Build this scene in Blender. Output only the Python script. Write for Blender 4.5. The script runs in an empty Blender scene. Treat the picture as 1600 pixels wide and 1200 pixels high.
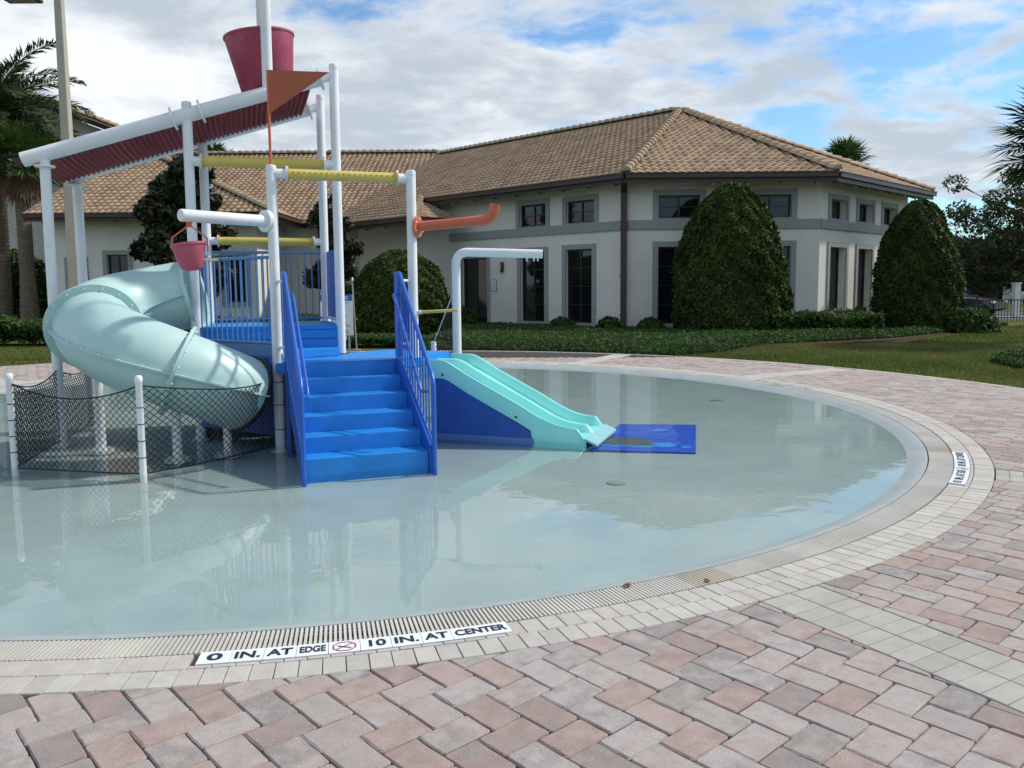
import bpy, bmesh, math, random
import numpy as np
from mathutils import Matrix, Vector

random.seed(7)
rng = np.random.default_rng(11)
SC = bpy.context.scene
COL = SC.collection
PI = math.pi
S2 = math.sqrt(.5)

# ------------------------------------------------------------------ camera
PITCH, ROLL = math.radians(5.533), math.radians(.4584)
cam_data = bpy.data.cameras.new('camera')
cam = bpy.data.objects.new('camera', cam_data)
COL.objects.link(cam)
cam_data.sensor_width = 36
cam_data.lens = 28.8
cam_data.shift_y = -.01875
cam_data.clip_start, cam_data.clip_end = .05, 3000
cp, sp = math.cos(PITCH), math.sin(PITCH)
_right, _up, _fwd = Vector((1, 0, 0)), Vector((0, sp, cp)), Vector((0, cp, -sp))
_r = _right * math.cos(ROLL) - _up * math.sin(ROLL)
_u = _right * math.sin(ROLL) + _up * math.cos(ROLL)
cam.matrix_world = Matrix(((_r.x, _u.x, -_fwd.x, 0), (_r.y, _u.y, -_fwd.y, 0), (_r.z, _u.z, -_fwd.z, 1.6), (0, 0, 0, 1)))
SC.camera = cam

# ------------------------------------------------------------------ sky, sun, exposure
SUN_ELEV, SUN_AZ = math.radians(47), math.radians(73)      # azimuth clockwise from +Y
SUN_DIR = Vector((math.sin(SUN_AZ) * math.cos(SUN_ELEV), math.cos(SUN_AZ) * math.cos(SUN_ELEV), math.sin(SUN_ELEV)))
world = bpy.data.worlds.new('World')
SC.world = world
world.use_nodes = True
wn, wl = world.node_tree.nodes, world.node_tree.links
wn.clear()
def N(nt, typ, **kw):
    n = nt.nodes.new(typ)
    for k, v in kw.items():
        if k.startswith('i_'):
            n.inputs[k[2:].replace('_', ' ')].default_value = v
        else:
            setattr(n, k, v)
    return n
wt = world.node_tree
sky = N(wt, 'ShaderNodeTexSky', sky_type='NISHITA', sun_disc=False)
sky.sun_elevation, sky.sun_rotation = SUN_ELEV, SUN_AZ
sky.air_density, sky.dust_density, sky.ozone_density = 1.0, .6, 1.6
def wmath(op, a, b=None, clamp=False):
    n = N(wt, 'ShaderNodeMath', operation=op, use_clamp=clamp)
    for i, v in enumerate((a, b)):
        if v is None: continue
        if isinstance(v, (int, float)): n.inputs[i].default_value = v
        else: wl.new(v, n.inputs[i])
    return n.outputs[0]
tc = N(wt, 'ShaderNodeTexCoord')
sep = N(wt, 'ShaderNodeSeparateXYZ')
wl.new(tc.outputs['Generated'], sep.inputs[0])
den = wmath('ADD', wmath('MAXIMUM', sep.outputs[2], 0.0), .16)   # clouds lie on a layer overhead and flatten towards the horizon
cx = wmath('DIVIDE', sep.outputs[0], den)
cy = wmath('DIVIDE', sep.outputs[1], den)
comb = N(wt, 'ShaderNodeCombineXYZ')
wl.new(cx, comb.inputs[0]); wl.new(cy, comb.inputs[1]); comb.inputs[2].default_value = 3.7
mp = N(wt, 'ShaderNodeMapping')
mp.inputs['Location'].default_value = (-1.65, .76, 0)
wl.new(comb.outputs[0], mp.inputs[0])
n_big = N(wt, 'ShaderNodeTexNoise', i_Scale=.62, i_Detail=9.0, i_Roughness=.56, i_Distortion=.25)
n_small = N(wt, 'ShaderNodeTexNoise', i_Scale=2.3, i_Detail=8.0, i_Roughness=.6, i_Distortion=.2)
n_shade = N(wt, 'ShaderNodeTexNoise', i_Scale=1.25, i_Detail=7.0, i_Roughness=.55)
for n in (n_big, n_small, n_shade): wl.new(mp.outputs[0], n.inputs['Vector'])
cov = wmath('ADD', wmath('MULTIPLY', n_big.outputs[0], .66), wmath('MULTIPLY', n_small.outputs[0], .34))
ramp = N(wt, 'ShaderNodeMapRange', interpolation_type='SMOOTHSTEP')
ramp.inputs['From Min'].default_value, ramp.inputs['From Max'].default_value = .452, .524
wl.new(cov, ramp.inputs['Value'])
shade = N(wt, 'ShaderNodeMapRange', interpolation_type='SMOOTHSTEP')
shade.inputs['From Min'].default_value, shade.inputs['From Max'].default_value = .42, .60
wl.new(wmath('ADD', wmath('MULTIPLY', n_shade.outputs[0], .5), wmath('MULTIPLY', n_small.outputs[0], .5)), shade.inputs['Value'])
ccol = N(wt, 'ShaderNodeMix', data_type='RGBA')
ccol.inputs['A'].default_value = (6.8, 6.95, 7.1, 1)
ccol.inputs['B'].default_value = (3.7, 4.15, 4.7, 1)
wl.new(shade.outputs[0], ccol.inputs['Factor'])
skyb = N(wt, 'ShaderNodeMix', data_type='RGBA', blend_type='MULTIPLY')
skyb.inputs['Factor'].default_value = 1
skyb.inputs['B'].default_value = (.66, .92, 1.08, 1)
wl.new(sky.outputs[0], skyb.inputs['A'])
mixc = N(wt, 'ShaderNodeMix', data_type='RGBA')
wl.new(wmath('MULTIPLY', ramp.outputs[0], .96), mixc.inputs['Factor'])
wl.new(skyb.outputs['Result'], mixc.inputs['A']); wl.new(ccol.outputs['Result'], mixc.inputs['B'])
bg = N(wt, 'ShaderNodeBackground', i_Strength=.1)
wl.new(mixc.outputs['Result'], bg.inputs['Color'])
wout = N(wt, 'ShaderNodeOutputWorld')
wl.new(bg.outputs[0], wout.inputs[0])

sun_l = bpy.data.lights.new('sun', 'SUN')
sun_l.energy, sun_l.angle, sun_l.color = 2.6, math.radians(2.5), (1, .93, .82)
sun_o = bpy.data.objects.new('sun', sun_l)
COL.objects.link(sun_o)
sun_o.rotation_euler = SUN_DIR.to_track_quat('Z', 'Y').to_euler()
sun_o.location = SUN_DIR * 60

vs = SC.view_settings
vs.view_transform, vs.look, vs.exposure, vs.gamma = 'Standard', 'None', .58, 1
vs.use_curve_mapping = False
SC.render.engine = 'CYCLES'
SC.cycles.max_bounces = 8
SC.cycles.transparent_max_bounces = 16
SC.cycles.use_denoising = True

# ------------------------------------------------------------------ materials
MATS = {}
def mat(name, base, rough=.6, var=.0, vscale=4.0, tint=None, spec=.5, bump=0., bscale=60., metal=0., rand=None, dirt=None, coat=0., grain=0., mottle=0.):
    """base: linear rgb; var: noise variation of value; tint: 2..n colours picked by the face attribute 'tint' or (rand) by the object"""
    m = bpy.data.materials.new(name); m.use_nodes = True
    nt = m.node_tree; nt.nodes.clear()
    out = N(nt, 'ShaderNodeOutputMaterial'); b = N(nt, 'ShaderNodeBsdfPrincipled')
    nt.links.new(b.outputs[0], out.inputs[0])
    b.inputs['Roughness'].default_value = rough
    b.inputs['Specular IOR Level'].default_value = spec
    b.inputs['Metallic'].default_value = metal
    b.inputs['Coat Weight'].default_value = coat
    tcn = N(nt, 'ShaderNodeTexCoord'); geo = N(nt, 'ShaderNodeNewGeometry')
    pos = geo.outputs['Position']
    if tint:
        cr = N(nt, 'ShaderNodeValToRGB'); el = cr.color_ramp.elements
        cr.color_ramp.interpolation = 'LINEAR'
        while len(el) < len(tint): el.new(.5)
        for i, c in enumerate(tint):
            el[i].position = i / (len(tint) - 1); el[i].color = (*c, 1)
        if rand:
            oi = N(nt, 'ShaderNodeObjectInfo'); fac = oi.outputs['Random']
        else:
            at = N(nt, 'ShaderNodeAttribute', attribute_name='tint'); fac = at.outputs['Fac']
        if mottle:
            nm = N(nt, 'ShaderNodeTexNoise', i_Scale=11.0, i_Detail=5.0, i_Roughness=.6); nt.links.new(pos, nm.inputs['Vector'])
            ma = N(nt, 'ShaderNodeMath', operation='MULTIPLY_ADD'); ma.inputs[1].default_value = mottle; nt.links.new(nm.outputs[0], ma.inputs[0])
            mb_ = N(nt, 'ShaderNodeMath', operation='SUBTRACT', use_clamp=True); mb_.inputs[1].default_value = mottle / 2
            nt.links.new(fac, ma.inputs[2]); nt.links.new(ma.outputs[0], mb_.inputs[0]); fac = mb_.outputs[0]
        nt.links.new(fac, cr.inputs[0])
        col = cr.outputs[0]
    else:
        rgb = N(nt, 'ShaderNodeRGB'); rgb.outputs[0].default_value = (*base, 1); col = rgb.outputs[0]
    if var > 0:
        n1 = N(nt, 'ShaderNodeTexNoise', i_Scale=vscale, i_Detail=6.0, i_Roughness=.65)
        nt.links.new(pos, n1.inputs['Vector'])
        mr = N(nt, 'ShaderNodeMapRange'); mr.inputs['From Min'].default_value = .3; mr.inputs['From Max'].default_value = .7
        mr.inputs['To Min'].default_value = 1 - var; mr.inputs['To Max'].default_value = 1 + var * .7
        nt.links.new(n1.outputs[0], mr.inputs['Value'])
        mx = N(nt, 'ShaderNodeVectorMath', operation='SCALE')
        nt.links.new(col, mx.inputs[0]); nt.links.new(mr.outputs[0], mx.inputs['Scale'])
        col = mx.outputs[0]
    if dirt:
        dcol, dscale, dmin, dmax, damt = dirt
        n2 = N(nt, 'ShaderNodeTexNoise', i_Scale=dscale, i_Detail=8.0, i_Roughness=.7)
        nt.links.new(pos, n2.inputs['Vector'])
        mr2 = N(nt, 'ShaderNodeMapRange', interpolation_type='SMOOTHSTEP')
        mr2.inputs['From Min'].default_value = dmin; mr2.inputs['From Max'].default_value = dmax; mr2.inputs['To Max'].default_value = damt
        nt.links.new(n2.outputs[0], mr2.inputs['Value'])
        mx2 = N(nt, 'ShaderNodeMix', data_type='RGBA'); mx2.inputs['B'].default_value = (*dcol, 1)
        nt.links.new(mr2.outputs[0], mx2.inputs['Factor']); nt.links.new(col, mx2.inputs['A']); col = mx2.outputs['Result']
    if grain:
        n4 = N(nt, 'ShaderNodeTexNoise', i_Scale=330.0, i_Detail=3.0, i_Roughness=.8)
        nt.links.new(pos, n4.inputs['Vector'])
        mr4 = N(nt, 'ShaderNodeMapRange'); mr4.inputs['From Min'].default_value = .32; mr4.inputs['From Max'].default_value = .68
        mr4.inputs['To Min'].default_value = 1 - grain; mr4.inputs['To Max'].default_value = 1 + grain
        nt.links.new(n4.outputs[0], mr4.inputs['Value'])
        sc4 = N(nt, 'ShaderNodeVectorMath', operation='SCALE'); nt.links.new(col, sc4.inputs[0]); nt.links.new(mr4.outputs[0], sc4.inputs['Scale']); col = sc4.outputs[0]
    nt.links.new(col, b.inputs['Base Color'])
    if bump > 0:
        n3 = N(nt, 'ShaderNodeTexNoise', i_Scale=bscale, i_Detail=5.0, i_Roughness=.7)
        nt.links.new(pos, n3.inputs['Vector'])
        bp = N(nt, 'ShaderNodeBump'); bp.inputs['Strength'].default_value = bump; bp.inputs['Distance'].default_value = .01
        nt.links.new(n3.outputs[0], bp.inputs['Height']); nt.links.new(bp.outputs[0], b.inputs['Normal'])
    MATS[name] = m
    return m
def leafmat(name, tint, trans=.25, rough=.6, spec=.15):
    m = mat(name, (0, 0, 0), rough=rough, tint=tint, spec=spec)
    nt = m.node_tree; b = next(n for n in nt.nodes if n.type == 'BSDF_PRINCIPLED'); out = next(n for n in nt.nodes if n.type == 'OUTPUT_MATERIAL')
    tr = N(nt, 'ShaderNodeBsdfTranslucent'); mx = N(nt, 'ShaderNodeMixShader'); mx.inputs[0].default_value = trans
    src = b.inputs['Base Color'].links[0].from_socket
    nt.links.new(src, tr.inputs[0]); nt.links.new(b.outputs[0], mx.inputs[1]); nt.links.new(tr.outputs[0], mx.inputs[2]); nt.links.new(mx.outputs[0], out.inputs[0])
    return m

PAVER_TINT = [(.27, .248, .24), (.355, .265, .24), (.43, .335, .305), (.37, .335, .32), (.445, .375, .345), (.285, .262, .253), (.44, .405, .388), (.40, .315, .29)]
mat('paver', 0, .85, .14, 7, PAVER_TINT, bump=.5, bscale=170, spec=.25, dirt=((.30, .275, .255), 9, .5, .72, .75), grain=.2, mottle=.5)
mat('paver_single', 0, .85, .16, 9, PAVER_TINT, bump=.6, bscale=170, rand=True, spec=.25, dirt=((.30, .275, .255), 9, .5, .72, .8), grain=.28, mottle=.5)
LIGHT_TINT = [(.42, .40, .365), (.49, .47, .43), (.455, .42, .395), (.51, .49, .455)]
mat('light_paver', 0, .85, .12, 8, LIGHT_TINT, bump=.4, bscale=190, spec=.25, dirt=((.36, .34, .31), 6, .52, .75, .5), grain=.12)
mat('light_paver_single', 0, .85, .12, 8, LIGHT_TINT, bump=.4, bscale=190, rand=True, spec=.25, dirt=((.36, .34, .31), 6, .52, .75, .5), grain=.14)
mat('band_paver', 0, .88, .12, 9, [(.37, .36, .325), (.43, .42, .385), (.40, .39, .355)], bump=.5, bscale=190, rand=True, spec=.2, grain=.18)
mat('sand', (.075, .066, .058), .95, .3, 30, spec=.1)
mat('grate', 0, .55, .12, 3, [(.46, .40, .32), (.48, .46, .40), (.51, .49, .44), (.53, .515, .465), (.56, .545, .50)])
mat('channel', (.035, .035, .035), .9)
mat('plaster', (.32, .385, .38), .8, .10, 1.3, dirt=((.25, .295, .275), .9, .48, .8, .6), grain=.1, bump=.25, bscale=40)
mat('rim', (.37, .41, .405), .45, .12, 3, dirt=((.30, .325, .31), 2, .5, .8, .5), bump=.3, bscale=60)
mat('tile_white', (.74, .78, .82), .35, .05, 20)
mat('ink', (.015, .016, .02), .5)
mat('ink_red', (.42, .09, .10), .5)
mat('white_paint', (.74, .765, .79), .38, .06, 2.5, dirt=((.52, .53, .52), 3, .58, .8, .5), spec=.4)
mat('blue_deck', (.008, .225, .66), .5, .14, 5, dirt=((.02, .12, .36), 6, .58, .8, .5), bump=.12, bscale=90)
mat('blue_rail', (.018, .11, .50), .35, .1, 4)
mat('blue_pale', (.10, .22, .44), .5, .12, 4)
mat('blue_panel', (.014, .085, .38), .5, .2, 3, dirt=((.06, .12, .26), 2.5, .5, .8, .5))
mat('slide_aqua', (.25, .73, .69), .28, .05, 2, spec=.5)
mat('slide_pale', (.42, .615, .60), .42, .06, 1.6, dirt=((.50, .655, .66), 1.3, .45, .72, .8), spec=.45)
mat('slide_under', (.20, .36, .34), .5, .12, 3)
mat('slide_mouth', (.012, .015, .016), .6)
mat('yellow', (.62, .48, .10), .4, .1, 6, dirt=((.64, .55, .24), 3, .45, .75, .6))
mat('orange', (.56, .13, .055), .4, .12, 5, dirt=((.56, .22, .15), 4, .5, .8, .7))
mat('orange_flag', (.37, .085, .03), .45, .12, 4)
mat('burgundy', (.23, .030, .045), .5, .15, 4, spec=.3)
mat('bucket', (.34, .045, .10), .5, .18, 4, dirt=((.42, .13, .18), 3, .45, .75, .7))
mat('bucket_small', (.44, .085, .14), .5, .12, 6)
mat('net_black', (.012, .012, .013), .8)
mat('mat_blue', (.004, .085, .62), .5, .15, 6)
mat('mat_grey', (.10, .105, .10), .6, .2, 8)
mat('mat_light', (.03, .30, .80), .5)
mat('pad_pale', (.22, .46, .52), .5, .08, 5)
mat('stucco', (.71, .695, .64), .9, .07, 1.2, bump=.25, bscale=45, spec=.2, dirt=((.45, .435, .40), .7, .55, .85, .35))
mat('trim', (.30, .335, .33), .8, .06, 2, spec=.2)
mat('frame_dark', (.022, .018, .017), .4)
mat('brown_metal', (.055, .034, .028), .4, .12, 2, spec=.4)
mat('soffit', (.30, .28, .25), .9)
mat('glass', (.008, .010, .012), .05, spec=.6)
mat('interior', (.05, .048, .045), .9)
TILE_TINT = [(.24, .16, .105), (.35, .245, .155), (.40, .285, .185), (.28, .18, .115), (.37, .26, .165), (.23, .165, .12), (.41, .305, .205), (.32, .20, .13)]
mat('roof_tile', 0, .8, .12, 6, TILE_TINT, spec=.25)
mat('roof_tile_single', 0, .8, .12, 6, TILE_TINT, rand=True, spec=.25)
mat('roof_cap', 0, .8, .12, 6, [(.40, .30, .20), (.52, .41, .28), (.46, .35, .235)], rand=True, spec=.25)
mat('roof_base', (.06, .04, .03), .9)
mat('bark', (.085, .07, .058), .95, .3, 9, bump=.8, bscale=25)
mat('palm_trunk', (.17, .135, .10), .95, .35, 6, bump=1, bscale=14)
mat('concrete_pole', (.40, .37, .31), .85, .08, 4)
mat('lamp_bronze', (.05, .045, .04), .5)
mat('lamp_lens', (.25, .23, .2), .3)
mat('lawn_ground', (.085, .10, .030), .95, .25, 1.6, dirt=((.16, .105, .055), .35, .52, .68, .8), bump=.6, bscale=30, spec=.1)
mat('mulch', (.075, .045, .03), .95, .4, 9, bump=.8, bscale=30, spec=.1)
mat('path', (.42, .375, .335), .9, .12, 3)
mat('asphalt', (.20, .20, .205), .9, .15, 2)
mat('stone', 0, .9, .2, 5, [(.34, .30, .26), (.42, .36, .30), (.38, .33, .28)], rand=True, bump=.6, bscale=20)
mat('fence_black', (.01, .01, .011), .5)
mat('car_navy', (.012, .016, .03), .2, coat=.6)
mat('car_blue', (.30, .36, .46), .25, coat=.6)
mat('tyre', (.015, .015, .015), .8)
mat('chrome', (.6, .6, .6), .2, metal=1.)
mat('column_white', (.60, .60, .58), .8, .08, 3)
mat('sign_blue', (.012, .12, .42), .5)
mat('sign_white', (.70, .71, .71), .5)
mat('text_grey', (.10, .11, .13), .6)
mat('steel', (.42, .40, .37), .45, .1, 8, metal=.6)
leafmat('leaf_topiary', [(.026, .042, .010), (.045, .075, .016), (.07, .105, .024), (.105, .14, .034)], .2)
leafmat('leaf_magnolia', [(.012, .022, .010), (.022, .036, .014), (.05, .035, .014), (.03, .045, .02)], .1, .4, .35)
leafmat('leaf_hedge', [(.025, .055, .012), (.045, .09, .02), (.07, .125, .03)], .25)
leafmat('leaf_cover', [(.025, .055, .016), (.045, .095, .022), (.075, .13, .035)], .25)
leafmat('leaf_palm', [(.035, .058, .022), (.06, .095, .036), (.095, .13, .055)], .25)
leafmat('leaf_fan', [(.022, .05, .012), (.045, .095, .018), (.07, .13, .03)], .25)
leafmat('leaf_dry', [(.16, .10, .055), (.22, .15, .09)], .2)
leafmat('leaf_tree', [(.026, .038, .014), (.048, .065, .022), (.075, .08, .032)], .3)
leafmat('grass_blade', [(.065, .10, .018), (.11, .155, .03), (.165, .18, .05), (.23, .185, .08)], .3)

# water: a clear surface that mirrors by Fresnel over the pale floor
wm = bpy.data.materials.new('pool_water'); wm.use_nodes = True; MATS['pool_water'] = wm
nt = wm.node_tree; nt.nodes.clear()
o_ = N(nt, 'ShaderNodeOutputMaterial'); dp = N(nt, 'ShaderNodeVectorMath', operation='DOT_PRODUCT')
gl = N(nt, 'ShaderNodeBsdfGlossy'); gl.inputs['Roughness'].default_value = .012
tp = N(nt, 'ShaderNodeBsdfTransparent'); tp.inputs['Color'].default_value = (.93, .985, .98, 1)
ms = N(nt, 'ShaderNodeMixShader'); g_ = N(nt, 'ShaderNodeNewGeometry')
mpw = N(nt, 'ShaderNodeMapping'); mpw.inputs['Scale'].default_value = (1, 1, 1)
na = N(nt, 'ShaderNodeTexNoise', i_Scale=2.2, i_Detail=2.0, i_Roughness=.5, i_Distortion=.6)
nb = N(nt, 'ShaderNodeTexNoise', i_Scale=9.0, i_Detail=2.0, i_Roughness=.5)
ad = N(nt, 'ShaderNodeMath', operation='MULTIPLY_ADD'); ad.inputs[1].default_value = .16
bw = N(nt, 'ShaderNodeBump'); bw.inputs['Strength'].default_value = .045; bw.inputs['Distance'].default_value = .05
L = nt.links.new
L(g_.outputs['Position'], mpw.inputs[0]); L(mpw.outputs[0], na.inputs['Vector']); L(mpw.outputs[0], nb.inputs['Vector'])
L(nb.outputs[0], ad.inputs[0]); L(na.outputs[0], ad.inputs[2]); L(ad.outputs[0], bw.inputs['Height'])
L(bw.outputs[0], gl.inputs['Normal']); L(bw.outputs[0], dp.inputs[0]); L(g_.outputs['Incoming'], dp.inputs[1])
def wmt(op, a, b=None):
    n = N(nt, 'ShaderNodeMath', operation=op, use_clamp=(op in ('SUBTRACT', 'MULTIPLY_ADD')))
    for i, v in enumerate((a, b)):
        if v is None: continue
        if isinstance(v, (int, float)): n.inputs[i].default_value = v
        else: L(v, n.inputs[i])
    return n
sch = wmt('MULTIPLY_ADD', wmt('POWER', wmt('SUBTRACT', 1.0, wmt('ABSOLUTE', dp.outputs['Value']).outputs[0]).outputs[0], 5.0).outputs[0], .98)
sch.inputs[2].default_value = .021
L(sch.outputs[0], ms.inputs[0]); L(tp.outputs[0], ms.inputs[1]); L(gl.outputs[0], ms.inputs[2]); L(ms.outputs[0], o_.inputs[0])

# ------------------------------------------------------------------ builders
ORG = {}
def root(name, label, cat, loc=(0, 0, 0), group=None):
    o = bpy.data.objects.new(name, None); COL.objects.link(o)
    o.empty_display_size = .2
    o.location = loc; ORG[o.name] = Vector(loc)
    o['label'] = label; o['category'] = cat
    if group: o['group'] = group
    return o
def tag(o, label=None, cat=None, group=None, kind=None):
    if label: o['label'] = label
    if cat: o['category'] = cat
    if group: o['group'] = group
    if kind: o['kind'] = kind
    return o
def origin_of(p):
    while p is not None:
        if p.name in ORG: return ORG[p.name]
        p = p.parent
    return Vector((0, 0, 0))
def link(name, me, m, parent=None, smooth=False):
    o = bpy.data.objects.new(name, me); COL.objects.link(o)
    if m is not None and not me.materials: me.materials.append(MATS[m])
    if smooth: me.polygons.foreach_set('use_smooth', [True] * len(me.polygons))
    if parent is not None: o.parent = parent
    return o
def soft(me, ang=40):
    """smooth shading with sharp creases"""
    me.polygons.foreach_set('use_smooth', [True] * len(me.polygons))
    bm = bmesh.new(); bm.from_mesh(me)
    for e in bm.edges:
        if len(e.link_faces) == 2 and e.calc_face_angle(0) > math.radians(ang): e.smooth = False
    bm.to_mesh(me); bm.free()
class MB:
    def __init__(s): s.v = []; s.f = []; s.t = []
    def add(s, vs, fs, t=0.):
        b = len(s.v); s.v += [tuple(v) for v in vs]; s.f += [tuple(i + b for i in f) for f in fs]; s.t += [t] * len(fs); return s
    def box(s, c, size, X=(1, 0, 0), Y=(0, 1, 0), Z=(0, 0, 1), t=0.):
        c = Vector(c); X = Vector(X) * size[0] / 2; Y = Vector(Y) * size[1] / 2; Z = Vector(Z) * size[2] / 2
        vs = [c + X * i + Y * j + Z * k for i, j, k in ((-1, -1, -1), (1, -1, -1), (1, 1, -1), (-1, 1, -1), (-1, -1, 1), (1, -1, 1), (1, 1, 1), (-1, 1, 1))]
        return s.add(vs, [(0, 3, 2, 1), (4, 5, 6, 7), (0, 1, 5, 4), (1, 2, 6, 5), (2, 3, 7, 6), (3, 0, 4, 7)], t)
    def bar(s, a, b, w, h, up=(0, 0, 1), t=0.):
        a, b = Vector(a), Vector(b); d = (b - a); l = d.length; d.normalize()
        Y = Vector(up).cross(d)
        if Y.length < 1e-4: Y = Vector((1, 0, 0)).cross(d)
        Y.normalize(); Z = d.cross(Y)
        return s.box((a + b) / 2, (l, w, h), d, Y, Z, t)
    def tube(s, pts, r, n=12, caps=True, t=0.):
        pts = [Vector(p) for p in pts]; rs = r if isinstance(r, (list, tuple)) else [r] * len(pts)
        d0 = (pts[1] - pts[0]).normalized()
        ref = Vector((0, 0, 1)) if abs(d0.z) < .9 else Vector((1, 0, 0))
        x = ref.cross(d0).normalized()
        rings = []
        for i, p in enumerate(pts):
            if i == 0: d = d0
            elif i == len(pts) - 1: d = (pts[i] - pts[i - 1]).normalized()
            else: d = ((pts[i + 1] - pts[i]).normalized() + (pts[i] - pts[i - 1]).normalized()).normalized()
            x = (x - d * x.dot(d)).normalized(); y = d.cross(x)
            rings.append([p + (x * math.cos(2 * PI * k / n) + y * math.sin(2 * PI * k / n)) * rs[i] for k in range(n)])
        vs = [v for ring in rings for v in ring]; fs = []
        for i in range(len(pts) - 1):
            for k in range(n):
                a = i * n + k; b = i * n + (k + 1) % n
                fs.append((a, b, b + n, a + n))
        if caps: fs.append(tuple(reversed(range(n)))); fs.append(tuple(range((len(pts) - 1) * n, len(pts) * n)))
        return s.add(vs, fs, t)
    def disc(s, c, axis, r, th, n=20, t=0.):
        c = Vector(c); a = Vector(axis).normalized()
        return s.tube([c - a * th / 2, c + a * th / 2], r, n, True, t)
    def prism(s, poly, z0, z1, t=0.):
        n = len(poly); vs = [(x, y, z0) for x, y in poly] + [(x, y, z1) for x, y in poly]
        ar = sum(poly[i][0] * poly[(i + 1) % n][1] - poly[(i + 1) % n][0] * poly[i][1] for i in range(n))
        fs = [tuple(range(n - 1, -1, -1)), tuple(range(n, 2 * n))] + [(i, (i + 1) % n, (i + 1) % n + n, i + n) for i in range(n)]
        if ar < 0: fs = [tuple(reversed(f)) for f in fs]
        return s.add(vs, fs, t)
    def mesh(s, name, org=(0, 0, 0)):
        me = bpy.data.meshes.new(name); o = Vector(org)
        me.from_pydata([(v[0] - o.x, v[1] - o.y, v[2] - o.z) for v in s.v], [], s.f)
        if any(s.t):
            at = me.attributes.new('tint', 'FLOAT', 'FACE'); at.data.foreach_set('value', s.t)
        me.update(); return me
    def build(s, name, m, parent=None, sm=False, bevel=0.):
        me = s.mesh(name, origin_of(parent))
        if bevel > 0:
            bm = bmesh.new(); bm.from_mesh(me)
            bmesh.ops.bevel(bm, geom=[e for e in bm.edges], offset=bevel, segments=2, affect='EDGES', clamp_overlap=True)
            bm.to_mesh(me); bm.free()
        if sm: soft(me)
        return link(name, me, m, parent)
def quads(name, V, m, parent=None, tint=None, kind=None):
    """V: (N,4,3) array of quads or (N,3,3) of triangles"""
    V = np.asarray(V, dtype=np.float64); n, k = V.shape[0], V.shape[1]
    org = origin_of(parent); V = V - np.array(org)[None, None, :]
    me = bpy.data.meshes.new(name)
    me.vertices.add(n * k); me.vertices.foreach_set('co', V.reshape(-1).astype(np.float32))
    me.loops.add(n * k); me.loops.foreach_set('vertex_index', np.arange(n * k, dtype=np.int32))
    me.polygons.add(n); me.polygons.foreach_set('loop_start', np.arange(0, n * k, k, dtype=np.int32))
    me.update(calc_edges=True)
    if tint is not None:
        at = me.attributes.new('tint', 'FLOAT', 'FACE'); at.data.foreach_set('value', np.asarray(tint, dtype=np.float32))
    me.validate()
    o = link(name, me, m, parent)
    if kind: o['kind'] = kind
    return o
def unit(a): return a / np.maximum(np.linalg.norm(a, axis=-1, keepdims=True), 1e-9)
def leaves(P, Nrm, size, aspect=1.8, spread=.6, fold=0.):
    """leaf-shaped quads at P facing roughly Nrm"""
    n = len(P); Nn = unit(Nrm + rng.normal(size=(n, 3)) * spread)
    A = unit(np.cross(Nn, rng.normal(size=(n, 3)))); B = np.cross(Nn, A)
    s = size * rng.uniform(.65, 1.35, (n, 1)); a = A * s * aspect / 2; b = B * s / 2
    return np.stack([P - a, P + b - a * .1, P + a, P - b - a * .1], 1)
def copy_tree(o, parent=None):
    c = o.copy(); COL.objects.link(c); c.parent = parent
    for ch in list(o.children): copy_tree(ch, c)
    return c

# ------------------------------------------------------------------ pool and deck
CP = Vector((-2.28, 10.42))          # centre of the wading pool
DC, DR = Vector((-2.83, 9.54)), 10.75  # outer edge of the paved deck
WATER = -.055
def pol(r, a, c=CP): return (c.x + r * math.cos(a), c.y + r * math.sin(a))
def lathe(profile, n, c=CP, a0=0., a1=2 * PI):
    vs, fs = [], []
    full = abs(a1 - a0 - 2 * PI) < 1e-6; m = n if full else n + 1
    for i in range(m):
        a = a0 + (a1 - a0) * i / n
        vs += [(*pol(r, a, c), z) for r, z in profile]
    k = len(profile)
    for i in range(n):
        j = (i + 1) % m
        for q in range(k - 1): fs.append((i * k + q, j * k + q, j * k + q + 1, i * k + q + 1))
    return vs, fs
def struct(name, mb, m, sm=False, kind='structure'):
    o = mb.build(name, m, None, sm); o['kind'] = kind; return o

# lawn: one sheet from the deck to the horizon
rr = [10.86, 12, 14, 17, 21, 27, 36, 50, 90, 250, 2500]
vs, fs = lathe([(r, -.012) for r in rr], 96, DC)
lawn = struct('lawn', MB().add(vs, [tuple(reversed(f)) for f in fs]), 'lawn_ground')
lawn.data.flip_normals() if lawn.data.polygons[0].normal.z < 0 else None

basin = MB()
vs, fs = lathe([(.02, -.135), (2, -.13), (4, -.118), (5.4, -.102), (6.2, -.085), (6.55, -.068), (6.62, -.058)], 160)
basin.add(vs, fs)
pool_floor = struct('pool_floor', basin, 'plaster', True)
if pool_floor.data.polygons[0].normal.z < 0: pool_floor.data.flip_normals()
vs, fs = lathe([(6.618, -.0585), (6.70, -.028), (6.76, -.006), (6.797, -.004), (6.797, -.1), (7.012, -.1), (7.012, -.012)], 200)
rim = struct('pool_rim', MB().add(vs, fs), 'rim', True)
vs, fs = lathe([(6.80, -.085), (7.01, -.085)], 160)
struct('gutter_channel', MB().add(vs, fs), 'channel')
ws = MB(); ws.add([(*pol(6.64, 2 * PI * i / 160), WATER) for i in range(160)], [tuple(range(160))])
water = struct('pool_water', ws, 'pool_water')

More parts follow.
